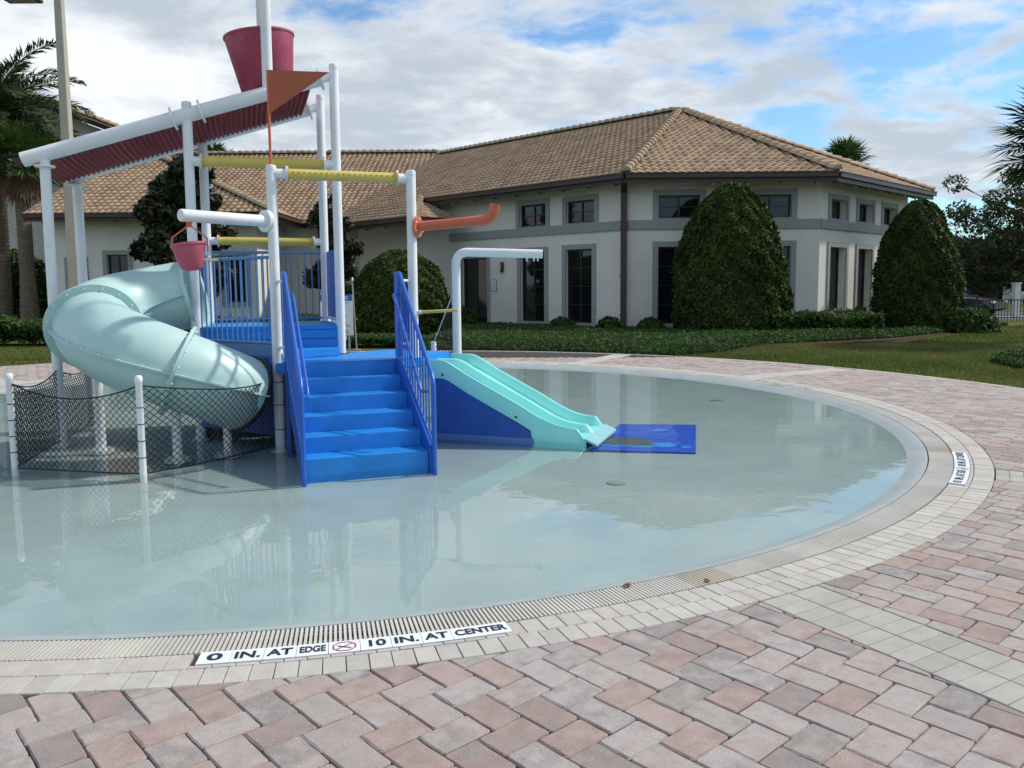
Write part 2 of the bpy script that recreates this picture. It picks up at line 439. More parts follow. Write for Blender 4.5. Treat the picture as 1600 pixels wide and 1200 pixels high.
# bedding sand under the paving
sb = MB(); vs = []; fs = []
nA = 160
for i in range(nA):
    a = 2 * PI * i / nA; d = Vector((math.cos(a), math.sin(a))); q = CP - DC
    b = q.dot(d); t = -b + math.sqrt(b * b - q.length_squared + (DR + .1) ** 2)
    vs += [(*pol(7.0, a), -.017), (*pol(t, a), -.017)]
for i in range(nA):
    j = (i + 1) % nA; fs.append((2 * i, 2 * i + 1, 2 * j + 1, 2 * j))
deck = struct('pool_deck', MB().add(vs, fs), 'sand')
if deck.data.polygons[0].normal.z < 0: deck.data.flip_normals()

def clip(poly, n, c):
    """keep the part of poly where n.p >= c"""
    out = []; k = len(poly)
    for i in range(k):
        p, q = poly[i], poly[(i + 1) % k]
        a, b = n[0] * p[0] + n[1] * p[1] - c, n[0] * q[0] + n[1] * q[1] - c
        if a >= 0: out.append(p)
        if (a >= 0) != (b >= 0):
            t = a / (a - b); out.append((p[0] + t * (q[0] - p[0]), p[1] + t * (q[1] - p[1])))
    return out
def area(p): return .5 * sum(p[i][0] * p[(i + 1) % len(p)][1] - p[(i + 1) % len(p)][0] * p[i][1] for i in range(len(p)))
def inset(poly, d):
    k = len(poly); lines = []
    for i in range(k):
        p, q = poly[i], poly[(i + 1) % k]; ex, ey = q[0] - p[0], q[1] - p[1]; l = math.hypot(ex, ey) or 1e-9
        lines.append((-ey / l, ex / l, (-ey * p[0] + ex * p[1]) / l + d))
    out = list(poly)
    for n in lines: out = clip(out, n[:2], n[2])
    return out
def clean(poly, e=.004):
    out = []
    for p in poly:
        if not out or math.hypot(p[0] - out[-1][0], p[1] - out[-1][1]) > e: out.append(p)
    if len(out) > 1 and math.hypot(out[0][0] - out[-1][0], out[0][1] - out[-1][1]) <= e: out.pop()
    return out
def rounded(poly, cut):
    out = []; k = len(poly)
    for i in range(k):
        p0, p, p1 = poly[i - 1], poly[i], poly[(i + 1) % k]
        for q in (p0, p1):
            l = math.hypot(q[0] - p[0], q[1] - p[1]); t = min(.4, cut / max(l, 1e-6))
            out.append((p[0] + (q[0] - p[0]) * t, p[1] + (q[1] - p[1]) * t))
    return out
def slab(poly, cham, drop, depth=.03, wob=0., cut=.007, wave=0.):
    """a paving piece: chamfered top edge, worn corners"""
    c = (sum(p[0] for p in poly) / len(poly), sum(p[1] for p in poly) / len(poly))
    if wob: poly = [(p[0] + random.uniform(-wob, wob), p[1] + random.uniform(-wob, wob)) for p in poly]
    o = rounded(poly, cut)
    if wave:
        o2 = []
        for i in range(len(o)):
            o2.append(o[i])
            if i % 2:
                q = o[(i + 1) % len(o)]; ex_, ey_ = q[0] - o[i][0], q[1] - o[i][1]; l_ = math.hypot(ex_, ey_) or 1
                for t in (.35, .68): w_ = random.uniform(-wave, wave); o2.append((o[i][0] + ex_ * t - ey_ / l_ * w_, o[i][1] + ey_ * t + ex_ / l_ * w_))
        o = o2
    k = len(o)
    sc = []
    for p in o:
        dx, dy = c[0] - p[0], c[1] - p[1]; l = math.hypot(dx, dy) or 1e-6
        sc.append((p[0] + dx / l * cham * 1.3, p[1] + dy / l * cham * 1.3))
    vs = [(x, y, -depth) for x, y in o] + [(x, y, -drop) for x, y in o] + [(x, y, 0) for x, y in sc]
    fs = [(i, (i + 1) % k, (i + 1) % k + k, i + k) for i in range(k)] + [(i + k, (i + 1) % k + k, (i + 1) % k + 2 * k, i + 2 * k) for i in range(k)] + [tuple(range(2 * k, 3 * k))]
    return vs, fs
def in_view(x, y, z=0.):
    p = cam.matrix_world.inverted() @ Vector((x, y, z))
    if p.z > -.3: return False
    return abs(p.x / -p.z) < .66 and -.52 < p.y / -p.z < .52
CAMINV = cam.matrix_world.inverted()

BANDS = [math.radians(a) for a in (-59.5, -30.5, 29.5, 60., 90., 120., 150., 180.)]
BHW = .212
pieces = []   # (polygon, view distance, seen)
a_, b_, ang = .15, .225, math.radians(-48.2)
ex = Vector((math.cos(ang), math.sin(ang))); ey = Vector((-math.sin(ang), math.cos(ang)))
O0 = Vector((1.04, 2.916))
for i in range(-110, 110):
    for j in range(-48, 48):
        bx, by = i * a_ + j * (a_ - b_), i * a_ + j * (a_ + b_)
        for (x0, y0, w, h) in ((bx, by, b_, a_), (bx, by + a_, a_, b_)):
            cxy = O0 + ex * (x0 + w / 2) + ey * (y0 + h / 2)
            rc = (cxy - CP).length
            if rc < 7.2 or (cxy - DC).length > DR + .12: continue
            poly = [tuple(O0 + ex * (x0 + u * w) + ey * (y0 + v * h)) for u, v in ((0, 0), (1, 0), (1, 1), (0, 1))]
            poly = inset(poly, .0022)
            cut = False
            if rc < 7.31 + .16:
                d = (cxy - CP).normalized(); poly = clip(poly, d, d.dot(CP) + 7.312); cut = True
            if (cxy - DC).length > DR - .16:
                d = (DC - cxy).normalized(); poly = clip(poly, d, d.dot(DC) - DR); cut = True
            for ba in BANDS:
                dr = Vector((math.cos(ba), math.sin(ba))); dn = Vector((-dr.y, dr.x)); rel = cxy - CP
                if rel.dot(dr) > 0 and abs(rel.dot(dn)) < BHW + .16:
                    sgn = 1 if rel.dot(dn) > 0 else -1
                    n = dn * sgn; poly = clip(poly, n, n.dot(CP) + BHW + .003); cut = True
                if not poly: break
            if not poly: continue
            poly = clean(poly)
            if len(poly) < 3 or abs(area(poly)) < .0012: continue
            pieces.append((poly, cxy.length, in_view(*cxy), cut))
pieces.sort(key=lambda p: (not p[2], p[1]))
VAR = {}
def place_piece(name, poly, m, parent, cham, drop, wob, cut, zj=.0015, tilt=.006):
    c = (sum(p[0] for p in poly) / len(poly), sum(p[1] for p in poly) / len(poly))
    loc = [(p[0] - c[0], p[1] - c[1]) for p in poly]
    vs, fs = slab(loc, cham, drop, .03, wob, cut)
    me = bpy.data.meshes.new(name); me.from_pydata(vs, [], fs); me.update()
    o = link(name, me, m, parent)
    o.location = (*c, random.uniform(-zj, zj)); o.rotation_euler = (random.uniform(-tilt, tilt), random.uniform(-tilt, tilt), random.uniform(-.006, .006))
    return o
VARM = {}
for k, (poly, dist, seen, cut) in enumerate(pieces[:300]):
    if cut or len(poly) != 4:
        place_piece('paver', poly, 'paver_single', deck, .006, .007, .001, .007)
    else:
        c = (sum(p[0] for p in poly) / 4, sum(p[1] for p in poly) / 4)
        e = Vector(poly[1]) - Vector(poly[0]); key = (e.length > .18, random.randrange(7))
        if key not in VARM:
            vs, fs = slab([(p[0] - c[0], p[1] - c[1]) for p in poly], random.uniform(.004, .007), random.uniform(.005, .008), .03, .0022, random.uniform(.006, .011), .0018)
            me = bpy.data.meshes.new('paver'); me.from_pydata(vs, [], fs); me.update(); VARM[key] = me
        o = link('paver', VARM[key], 'paver_single', deck)
        o.location = (*c, random.uniform(-.0022, .0018)); o.rotation_euler = (random.uniform(-.008, .008), random.uniform(-.008, .008), random.uniform(-.01, .01))
mb = MB()
for poly, dist, seen, cut in pieces[300:]:
    vs, fs = slab(poly, .006, .007, .03, .0015, .008)
    dz = random.uniform(-.002, .0015)
    mb.add([(x, y, z + dz) for x, y, z in vs], fs, random.uniform(.001, 1))
o = mb.build('pavers', 'paver', deck); o['kind'] = 'stuff'
# pale bands of square pavers running out from the pool
far_band = MB()
for ba in BANDS:
    dr = Vector((math.cos(ba), math.sin(ba))); dn = Vector((-dr.y, dr.x))
    r = 7.318
    while r < 10.9:
        for s in (-1, 1):
            p = [CP + dr * (r + u) + dn * (s * (.002 + v)) for u, v in ((0, 0), (.0985, 0), (.0985, .207), (0, .207))]
            cc = sum(p, Vector((0, 0))) / 4
            if (cc - DC).length > DR - .05: continue
            poly = [tuple(q) for q in p]
            if area(poly) < 0: poly.reverse()
            if ba > 0:
                vs, fs = slab(poly, .0025, .003, .03, .0006, .003); far_band.add(vs, fs, random.uniform(.001, 1)); continue
            place_piece('band_paver', poly, 'band_paver', deck, .0025, .003, .0006, .003, .001, .003)
        r += .1008
o = far_band.build('band_pavers', 'light_paver', deck); o['kind'] = 'stuff'
# two coping courses
MARK = [(-82.6, -71.4), (-34.7, -23.6), (16.2, 26.2), (71., 81.5)]
cop = []
for ci, (r0, r1, nb) in enumerate(((7.014, 7.156, 452), (7.160, 7.308, 462))):
    for k in range(nb):
        a = 2 * PI * (k + (.5 if ci else 0)) / nb; w = 2 * PI / nb; g = .0035 / r0
        ad = (math.degrees(a) + 180) % 360 - 180
        ri = r0
        if ci == 0 and any(m0 < ad + math.degrees(w) / 2 < m1 for m0, m1 in MARK): ri = 7.131
        poly = [pol(ri, a + g / 2), pol(r1, a + g / 2), pol(r1, a + w - g / 2), pol(ri, a + w - g / 2)]
        if area(poly) < 0: poly.reverse()
        cxy = Vector(pol((ri + r1) / 2, a + w / 2)); cop.append((poly, cxy.length, in_view(*cxy)))
cop.sort(key=lambda p: (not p[2], p[1]))
for poly, d, s in cop[:300]: place_piece('coping_brick', poly, 'light_paver_single', deck, .003, .0035, .0006, .003, .0012, .004)
mb = MB()
for poly, d, s in cop[300:]:
    vs, fs = slab(poly, .003, .0035, .03, .0006, .003); mb.add(vs, fs, random.uniform(.001, 1))
o = mb.build('coping_bricks', 'light_paver', deck); o['kind'] = 'stuff'
mb = MB(); nb = 330
for k in range(nb):
    a = 2 * PI * k / nb; w = 2 * PI / nb * .97
    vs, fs = slab([pol(DR + .006, a, DC), pol(DR + .105, a, DC), pol(DR + .105, a + w, DC), pol(DR + .006, a + w, DC)], .003, .004)
    mb.add(vs, fs, random.uniform(.001, 1))
o = mb.build('edging_bricks', 'light_paver', deck); o['kind'] = 'stuff'

# gutter grate: radial slats on two rails
grate = root('gutter_grate', 'curved cream slatted gutter grate around the rim of the wading pool', 'grate', (CP.x, CP.y, 0))
sl = []
n_sl = 1960
for k in range(n_sl):
    a = 2 * PI * k / n_sl; c = Vector(pol(6.905, a)); seg = int(a / (2 * PI / 150)); 
    sl.append((a, c, in_view(*c), c.length, seg))
sl.sort(key=lambda p: (not p[2], p[3]))
srng = random.Random(5); segt = [srng.uniform(.3, 1) if srng.random() > .025 else .06 for _ in range(151)]
slat_me = {}
def slat_mesh(key, t):
    if key not in slat_me:
        mbs = MB().box((6.905, 0, -.008), (.196, .0125, .012), t=max(.001, t)); slat_me[key] = mbs.mesh('slat')
    return slat_me[key]
for a, c, s, d, seg in sl[:300]:
    t = segt[seg]; o = link('slat', slat_mesh(round(t, 1), t), 'grate', grate); o.rotation_euler = (0, 0, a)
mb = MB()
for a, c, s, d, seg in sl[300:]:
    X = (math.cos(a), math.sin(a), 0); Y = (-math.sin(a), math.cos(a), 0)
    mb.box((c.x, c.y, -.008), (.196, .0125, .012), X, Y, t=max(.001, segt[seg]))
o = mb.build('slats', 'grate', grate); o['kind'] = 'stuff'
for r in (6.82, 6.862, 6.948, 6.99):
    vs, fs = lathe([(r - .004, -.03), (r - .004, -.0145), (r + .004, -.0145), (r + .004, -.03)], 200)
    mb = MB(); mb.add(vs, fs, .8); mb.build('rail', 'grate', grate)
# dead leaves caught on the grate
for nm, aa, rr_ in (('fallen_leaf', -65.0, 6.83), ('fallen_leaf', -61.6, 6.97)):
    p = pol(rr_, math.radians(aa)); q = leaves(np.array([[p[0], p[1], .007]] * 3) + rng.normal(size=(3, 3)) * np.array([.014, .014, .001]), np.array([[0, 0, 1.]] * 3), .03, 1.6, .12)
    o = quads(nm, q, 'leaf_dry', None, [.2, .1, .4]); tag(o, 'small brown fallen leaf lying on the ' + ('inner edge of the gutter grate' if rr_ < 6.9 else 'outer edge of the gutter grate, by the coping'), 'leaf')

# ------------------------------------------------------------------ lettering
def text_mesh(txt, size, bold=.0, shear=0.):
    cu = bpy.data.curves.new('lettering', 'FONT'); cu.body = txt; cu.size = size; cu.offset = bold
    cu.align_x = 'CENTER'; cu.align_y = 'CENTER'; cu.shear = shear
    ob = bpy.data.objects.new('tmp_lettering', cu); COL.objects.link(ob)
    dg = bpy.context.evaluated_depsgraph_get(); dg.update()
    me = bpy.data.meshes.new_from_object(ob.evaluated_get(dg)); bpy.data.objects.remove(ob); bpy.data.curves.remove(cu)
    me.materials.clear(); return me
def add_text(name, txt, size, m, parent, M, bold=0., sx=1., shear=0.):
    me = text_mesh(txt, size, bold, shear); me.transform(Matrix.Diagonal((sx, 1, 1, 1))); me.transform(M)
    org = origin_of(parent); me.transform(Matrix.Translation(-org)); me.update()
    return link(name, me, m, parent)
def depth_marker(a0, a1, label):
    am = (a0 + a1) / 2
    r_t = root('depth_marker', label, 'depth marker', (*pol(7.07, math.radians(am)), 0), 'depth markers set in the pool coping')
    words = ['0', 'IN.', 'AT', 'EDGE', None, '10', 'IN.', 'AT', 'CENTER']
    spans = [1, 1, 1, 1, 1, 1, 1, 1, 2]; tot = 10; k = 0
    for w, s in zip(words, spans):
        b0 = math.radians(a0 + (a1 - a0) * k / tot); b1 = math.radians(a0 + (a1 - a0) * (k + s) / tot); k += s
        g = .0012 / 7.07
        poly = [pol(7.010, b0 + g), pol(7.127, b0 + g), pol(7.127, (b0 + b1) / 2), pol(7.127, b1 - g), pol(7.010, b1 - g), pol(7.010, (b0 + b1) / 2)]
        t = MB().prism(poly, -.02, .0035).build('tile', 'tile_white', r_t)
        bm_ = (b0 + b1) / 2; c = pol(7.070, bm_); X = Vector((-math.sin(bm_), math.cos(bm_), 0)); Y = Vector((-math.cos(bm_), -math.sin(bm_), 0))
        M = Matrix(((X.x, Y.x, 0, c[0]), (X.y, Y.y, 0, c[1]), (0, 0, 1, .0055), (0, 0, 0, 1)))
        if w:
            long = len(w) > 3
            add_text('lettering', w, .088 if not long else .082, 'ink', t, M, .0026, {'0': 1.5, '10': 1.05, 'IN.': 1.05, 'AT': .95, 'EDGE': .56, 'CENTER': .80}[w])
        else:
            ring = MB(); vs = []; fs = []; n = 8
            for i in range(n):
                q = 2 * PI * (i + .5) / n
                for rr_ in (.05, .043): vs.append(M @ Vector((rr_ * 1.12 * math.cos(q), rr_ * math.sin(q), 0)))
            fs = [(2 * i, 2 * ((i + 1) % n), 2 * ((i + 1) % n) + 1, 2 * i + 1) for i in range(n)]
            ring.add(vs, fs)
            def strip(p, q, w_):
                p, q = Vector((*p, .0004)), Vector((*q, .0004)); d = (q - p).normalized(); s_ = Vector((-d.y, d.x, 0)) * w_
                ring.add([M @ (p - s_), M @ (q - s_), M @ (q + s_), M @ (p + s_)], [(0, 1, 2, 3)])
            strip((-.040, -.030), (.040, .030), .003)
            ring.build('no_diving_symbol', 'ink_red', t)
            fig = MB(); ring = fig
            strip((-.030, .010), (.002, -.008), .0035); strip((.002, -.008), (.030, -.020), .003)
            fig.build('diver_figure', 'ink', t)
depth_marker(-82.6, -71.4, 'white depth tiles reading 0 IN. AT EDGE in the coping nearest the camera')
depth_marker(-34.7, -23.6, 'white depth tiles on the coping at the right-hand end of the pool')
depth_marker(16.2, 26.2, 'small depth tiles on the far coping right of the blue mat, before the lawn')
depth_marker(71., 81.5, 'depth tiles on the far coping, just behind the aqua slide')
for i, (x, y) in enumerate(((1.49, 16.55), (.97, 16.68))):
    mb = MB().prism([pol(7.02, math.radians(58.2 + 3.4 * i)), pol(7.15, math.radians(58.2 + 3.4 * i)), pol(7.15, math.radians(61.2 + 1.6 * i)), pol(7.02, math.radians(61.2 + 1.6 * i))][::1], -.01, .006)
    if i == 0:
        tag(mb.build('skimmer_lid', 'tile_white', None), 'plain white skimmer lid set in the far coping', 'lid')
for x, y, lab in ((.90, 6.95, 'round grey floor inlet cover in the water in front of the slide mat'), (3.0, 11.9, 'round grey floor inlet cover in the far water beyond the slide mat')):
    rr_ = math.hypot(x - CP.x, y - CP.y); z = float(np.interp(rr_, [.02, 2, 4, 5.4, 6.2, 6.55], [-.135, -.13, -.118, -.102, -.085, -.068]))
    tag(MB().tube([(x, y, z - .004), (x, y, z + .008), (x, y, z + .014)], [.085, .085, .055], 20).build('floor_inlet', 'trim', None, True), lab, 'drain cover')

# ------------------------------------------------------------------ water play tower
TA = Vector((-2.44, 8.5)); TU = Vector((.94, .342)); TV = Vector((-.342, .94))
def lc(a, b, z): p = TA + TU * a + TV * b; return Vector((p.x, p.y, z))
FLOOR = -.14
tower = root('water_play_tower', 'blue and white water play tower with stairs and spray bars standing in the pool', 'play structure', (TA.x, TA.y, FLOOR))
pA, pB, pT, pT2, pL, pL2 = lc(0, 0, 0), lc(1.45, 0, 0), lc(.78, .84, 0), lc(.78, 2.1, 0), lc(-.795, 1.03, 0), lc(-.65, 2.1, 0)
p1, p2 = Vector((-4.95, 8.88, 0)), Vector((-5.2, 10.0, 0))
def up(p, z): return Vector((p.x, p.y, z))
RP = .053
def post(p, z1, z0=FLOOR, r=RP, parent=tower):
    o = MB().tube([up(p, z0), up(p, z1 - .02), up(p, z1 - .006), up(p, z1)], [r, r, r * .93, r * .7], 20).build('post', 'white_paint', parent, True)
    MB().disc(up(p, z1 - .05), (0, 0, 1), r * 1.04, .012).build('cap_ring', 'white_paint', o, True)
    MB().disc(up(p, z0 + .03), (0, 0, 1), r * 1.9, .02).build('foot_flange', 'white_paint', o, True)
    return o
post(pA, 2.84); post(pB, 2.845); post(pT, 4.11); post(pT2, 4.04); post(pL, 3.63); post(pL2, 3.36); post(p1, 3.06); post(p2, 2.97)

# corrugated flume on two pipes
fd = (up(pT, 0) - up(p1, 0)); flen = fd.length; fd.normalize(); perp = Vector((-fd.y, fd.x, 0))
def fr_pt(s, off=0.): q = up(p1, 0) + fd * s; return Vector((q.x, q.y, 3.03 + s * .315)) + perp * off
bd = (up(pT2, 0) - up(p2, 0)); blen = bd.length
def bk_pt(s):
    t = s / flen; q = up(p2, 0).lerp(up(pT2, 0), t); return Vector((q.x, q.y, 2.96 + s * .309))
MB().tube([fr_pt(-.21), fr_pt(flen - .16)], .078, 24).build('flume_pipe', 'white_paint', tower, True)
MB().tube([bk_pt(-.16), bk_pt(flen - .16)], .078, 24).build('flume_pipe', 'white_paint', tower, True)
MB().tube([fr_pt(flen - .17), fr_pt(flen + .02)], .05, 16).build('pipe_stub', 'white_paint', tower, True)
MB().tube([bk_pt(flen - .17), bk_pt(flen + .02)], .05, 16).build('pipe_stub', 'white_paint', tower, True)
sL = (up(pL, 0) - up(p1, 0)).dot(fd)
sdir = (fr_pt(1) - fr_pt(0)).normalized()
for s in (sL - .14, sL + .15, flen - .15): 
    o = MB().disc(fr_pt(s), sdir, .125, .02, 28).build('pipe_flange', 'white_paint', tower, True)
for s in (sL + .15, flen - .15): MB().disc(bk_pt(s), sdir, .125, .02, 28).build('pipe_flange', 'white_paint', tower, True)
for p, z in ((p1, 2.90), (p2, 2.84)): MB().disc(up(p, z), (0, 0, 1), .10, .018, 24).build('collar', 'white_paint', tower, True)
vs, fs = [], []; NS, NC = 300, 9
for layer, dz in ((0, 0.), (1, .016)):
    for i in range(NS + 1):
        s = -.17 + (flen - .08) * i / NS; a, b = fr_pt(s), bk_pt(s)
        w = .017 * math.sin(2 * PI * s / .058)
        for j in range(NC):
            t = j / (NC - 1); q = a.lerp(b, .04 + .92 * t)
            q.z += -.05 - .02 * math.sin(PI * t) + w + dz
            vs.append(q)
for layer in (0, 1):
    b0 = layer * (NS + 1) * NC
    for i in range(NS):
        for j in range(NC - 1):
            a = b0 + i * NC + j; f = (a, a + NC, a + NC + 1, a + 1); fs.append(f if layer == 0 else tuple(reversed(f)))
MB().add(vs, fs).build('corrugated_trough', 'burgundy', tower, True)
for e, i in ((0, 0), (1, NS)):
    pass

# spray bars: yellow pipes on white stubs with flanges
def spray_bar(a, b, z, r, stub=.13, holes=False):
    a, b = up(a, z), up(b, z); d = (b - a).normalized()
    o = MB().tube([a + d * (stub + .02), b - d * (stub + .02)], r, 20).build('spray_bar', 'yellow', tower, True)
    for p, q in ((a, a + d * (stub + .01)), (b, b - d * (stub + .01))): MB().tube([p, q], r * .92, 18).build('pipe_stub', 'white_paint', o, True)
    for k, q in enumerate((a + d * stub, b - d * stub)):
        MB().disc(q, d, r * 1.5, .012, 26).build('end_flange', 'white_paint', o, True)
        MB().disc(q + d * (.014 if k == 0 else -.014), d, r * 1.45, .012, 26).build('end_flange', 'yellow', o, True)
    if holes:
        side = Vector((d.y, -d.x, 0)).normalized(); l = (b - a).length
        for k in range(19):
            q = a + d * (stub + .06 + (l - 2 * stub - .12) * k / 18) + side * r * .96 + Vector((0, 0, r * .22))
            MB().disc(q, side + Vector((0, 0, .25)), .006, .01, 8).build('spray_hole', 'net_black', o)
spray_bar(pL, pT, 2.99, .058)
spray_bar(pA, pB, 2.755, .055, .15, True)
spray_bar(pL2, pT2, 2.18, .05)
# white arm with flange from the near post, orange pipe from the right post
arm_end = Vector((-3.05, 7.66, 2.27)); ad_ = (arm_end - up(pA, 2.27)).normalized()
MB().tube([up(pA, 2.27) + ad_ * .05, arm_end - ad_ * .01, arm_end], [.059, .059, .053], 24).build('spray_arm', 'white_paint', tower, True)
for k in (.075, .098): MB().disc(up(pA, 2.27) + ad_ * k, ad_, .112, .02, 30).build('arm_flange', 'white_paint', tower, True)
ob = up(pB, 2.24); od = Vector((.93, -.30, 0)).normalized()
pts = [ob + od * .04, ob + od * .82 + Vector((0, 0, .045))]
for k in range(1, 8):
    t = k / 7 * math.radians(80); pts.append(ob + od * (.82 + .13 * math.sin(t)) + Vector((0, 0, .045 + .13 * (1 - math.cos(t)))))
pts.append(pts[-1] + (pts[-1] - pts[-2]).normalized() * .06)
o = MB().tube(pts, .054, 20).build('spout_pipe', 'orange', tower, True)
MB().disc(ob + od * .075, od, .115, .02, 30).build('spout_flange', 'orange', o, True)
for k in range(6):
    t = PI * k / 3 + .5; sd = Vector((-od.y, od.x, 0)); MB().disc(ob + od * .09 + sd * .09 * math.cos(t) + Vector((0, 0, .09 * math.sin(t))), od, .010, .016, 6).build('bolt', 'white_paint', o)
yb = up(pB, 1.315)
o = MB().tube([yb + Vector((.05, 0, 0)), yb + Vector((.50, -.14, .025))], .017, 12).build('spray_wand', 'yellow', tower, True)
MB().tube([yb, yb + Vector((.09, -.02, .002))], .022, 12).build('socket', 'white_paint', o, True)
# flag on the near post
fp = up(pA, 2.84)
fl = MB().tube([fp + Vector((0, 0, -.02)), fp + Vector((0, 0, .94))], .014, 10).build('flag_pole', 'orange', tower, True)
fdir = Vector((.985, -.17, 0)); th = Vector((.17, .985, 0)) * .005
tri = [fp + Vector((-.012, 0, .94)), fp + Vector((-.012, 0, .50)), fp + fdir * .65 + Vector((0, 0, .885))]
MB().add([v - th for v in tri] + [v + th for v in tri], [(0, 1, 2), (5, 4, 3), (0, 3, 4, 1), (1, 4, 5, 2), (2, 5, 3, 0)]).build('flag', 'orange_flag', fl)

# frame for the tipping bucket above the flume
sb_ = (fr_pt(0) - fr_pt(0)).length
s_b = 2.31
fb, bb = fr_pt(s_b), bk_pt(s_b)
MB().tube([fb + Vector((0, 0, .05)), up(fb, 5.35)], .058, 20).build('bucket_upright', 'white_paint', tower, True)
MB().tube([bb + Vector((0, 0, .05)), up(bb, 5.35)], .058, 20).build('bucket_upright', 'white_paint', tower, True)
MB().tube([up(fb, 5.30), up(bb, 5.30)], .058, 20).build('bucket_crossbar', 'white_paint', tower, True)
mid = (up(fb, 0) + up(bb, 0)) / 2
ax = (up(bb, 0) - up(fb, 0)).normalized()
def frustum(c, r0, r1, h, tilt_axis, tilt, wall, n=36):
    """open bucket: bottom radius r0, rim radius r1"""
    R = Matrix.Rotation(tilt, 3, tilt_axis); vs, fs = [], []
    prof = [(0, 0), (r0 - .03, 0), (r0, .03), (r1, h - .03), (r1 + .012, h - .022), (r1 + .012, h), (r1 - wall, h), (r0 - wall, .05), (0, .05)]
    k = len(prof)
    for i in range(n):
        a = 2 * PI * i / n
        for r, z in prof: vs.append(Vector(c) + R @ Vector((r * math.cos(a), r * math.sin(a), z - h * .42)))
    for i in range(n):
        j = (i + 1) % n
        for q in range(k - 1): fs.append((i * k + q, j * k + q, j * k + q + 1, i * k + q + 1))
    return vs, fs
bk_c = up(mid, 4.08)
tip = root('tipping_bucket', 'large crimson tipping bucket hung high above the burgundy flume', 'bucket', bk_c)
vs, fs = frustum(bk_c, .275, .395, .80, ax, math.radians(-7), .02)
MB().add(vs, fs).build('bucket_shell', 'bucket', tip, True)
o = MB().tube([up(fb, 3.93) + ax * .0, up(bb, 3.93)], .022, 12).build('axle', 'white_paint', tip, True)
MB().disc(up(fb, 3.93) + ax * .33, ax, .05, .05, 16).build('axle_hub', 'white_paint', o, True)

# small bucket under the white arm
sb_c = Vector((-3.0, 7.73, 1.87))
small = root('small_bucket', 'small rose pink bucket dangling from the end of the white spray arm', 'bucket', sb_c)
vs, fs = frustum(sb_c, .105, .148, .25, Vector((.2, .98, 0)), math.radians(-8), .010)
MB().add(vs, fs).build('bucket_shell', 'bucket_small', small, True)
hd = Vector((.97, .25, 0)).normalized(); br = MB()
top = Vector((-3.0, 7.73, 2.215))
for sgn in (-1, 1):
    k1 = top + hd * sgn * .155 + Vector((0, 0, -.15)); k2 = k1 + Vector((0, 0, -.13 if sgn > 0 else -.09))
    br.bar(top + Vector((0, 0, -.03)), k1, .012, .035, hd.cross(Vector((0, 0, 1)))); br.bar(k1, k2, .035, .012, hd)
br.box(top + Vector((0, 0, -.02)), (.05, .03, .06), hd, (-hd.y, hd.x, 0))
br.build('hanger', 'orange', small)
MB().tube([sb_c + hd * .12 + Vector((0, 0, -.01)), sb_c + hd * .24 + Vector((0, 0, -.01))], .012, 10).build('pivot_pin', 'yellow', small, True)

# decks
LZ, MZ, UZ = .82, .905, 1.16
w2 = lambda v: (v.x, v.y)
land = [w2(lc(-.02, -.16, 0)), w2(lc(1.26, -.16, 0)), (-1.0, 8.99), (-.74, 9.82), (-1.55, 10.2), w2(lc(.80, .90, 0)), w2(lc(-.05, .30, 0))]
MB().prism(land, LZ - .10, LZ).build('landing', 'blue_deck', tower, bevel=.008)
midp = [w2(lc(.0, .22, 0)), w2(lc(.72, .60, 0)), w2(lc(.72, .80, 0)), w2(lc(-.72, 1.0, 0)), w2(lc(-.72, .90, 0))]
MB().prism(midp, LZ + .003, MZ).build('half_step', 'blue_deck', tower, bevel=.006)
upd = [w2(lc(-.84, 1.0, 0)), w2(lc(.80, .80, 0)), w2(lc(.80, 2.12, 0)), w2(lc(-.84, 2.12, 0))]
MB().prism(upd, UZ - .05, UZ).build('upper_deck', 'blue_deck', tower, bevel=.008)
for k, (z0, z1) in enumerate(((MZ - .08, MZ + .10), (MZ + .106, UZ - .052))):
    MB().bar(lc(-.80, 1.02, (z0 + z1) / 2), lc(.78, .815, (z0 + z1) / 2), .03, z1 - z0).build('riser_board', 'blue_deck', tower, bevel=.004)
hole = MB(); hc = up(pT, LZ + .004); hole.tube([hc, hc + Vector((0, 0, .006))], .088, 28); hole.build('dark_hole_disc', 'mat_grey', tower)  # dark grey disc paints in the shaded hole where the post passes the landing
# pale skirt beam below the front railing, and the blue side walls under the decks
MB().bar(lc(-.79, 1.0, .94), lc(-.02, .02, .94), .035, .13).build('skirt_beam', 'blue_pale', tower, bevel=.006)
MB().bar(lc(-.79, 1.02, .45), lc(-.06, .12, .45), .03, .82).build('side_panel', 'blue_panel', tower)
MB().bar(lc(.07, .0, .34), lc(.07, -.30, .34), .03, .96).build('side_panel', 'blue_panel', tower)
MB().bar(lc(-.80, 1.05, .5), lc(-.80, 2.1, .5), .03, 1.25).build('side_panel', 'blue_panel', tower)
MB().bar(lc(-.80, 2.12, .5), lc(.80, 2.12, .5), .03, 1.25).build('side_panel', 'blue_panel', tower)
MB().bar(lc(.80, 2.1, .5), lc(.80, .95, .5), .03, 1.25).build('side_panel', 'blue_panel', tower)
# brackets on the near post
for z in (.74, .90):
    MB().box(lc(.085, -.02, z), (.085, .05, .10 if z < .8 else .045), (*TU, 0), (*TV, 0)).build('bracket', 'white_paint', tower, bevel=.006)
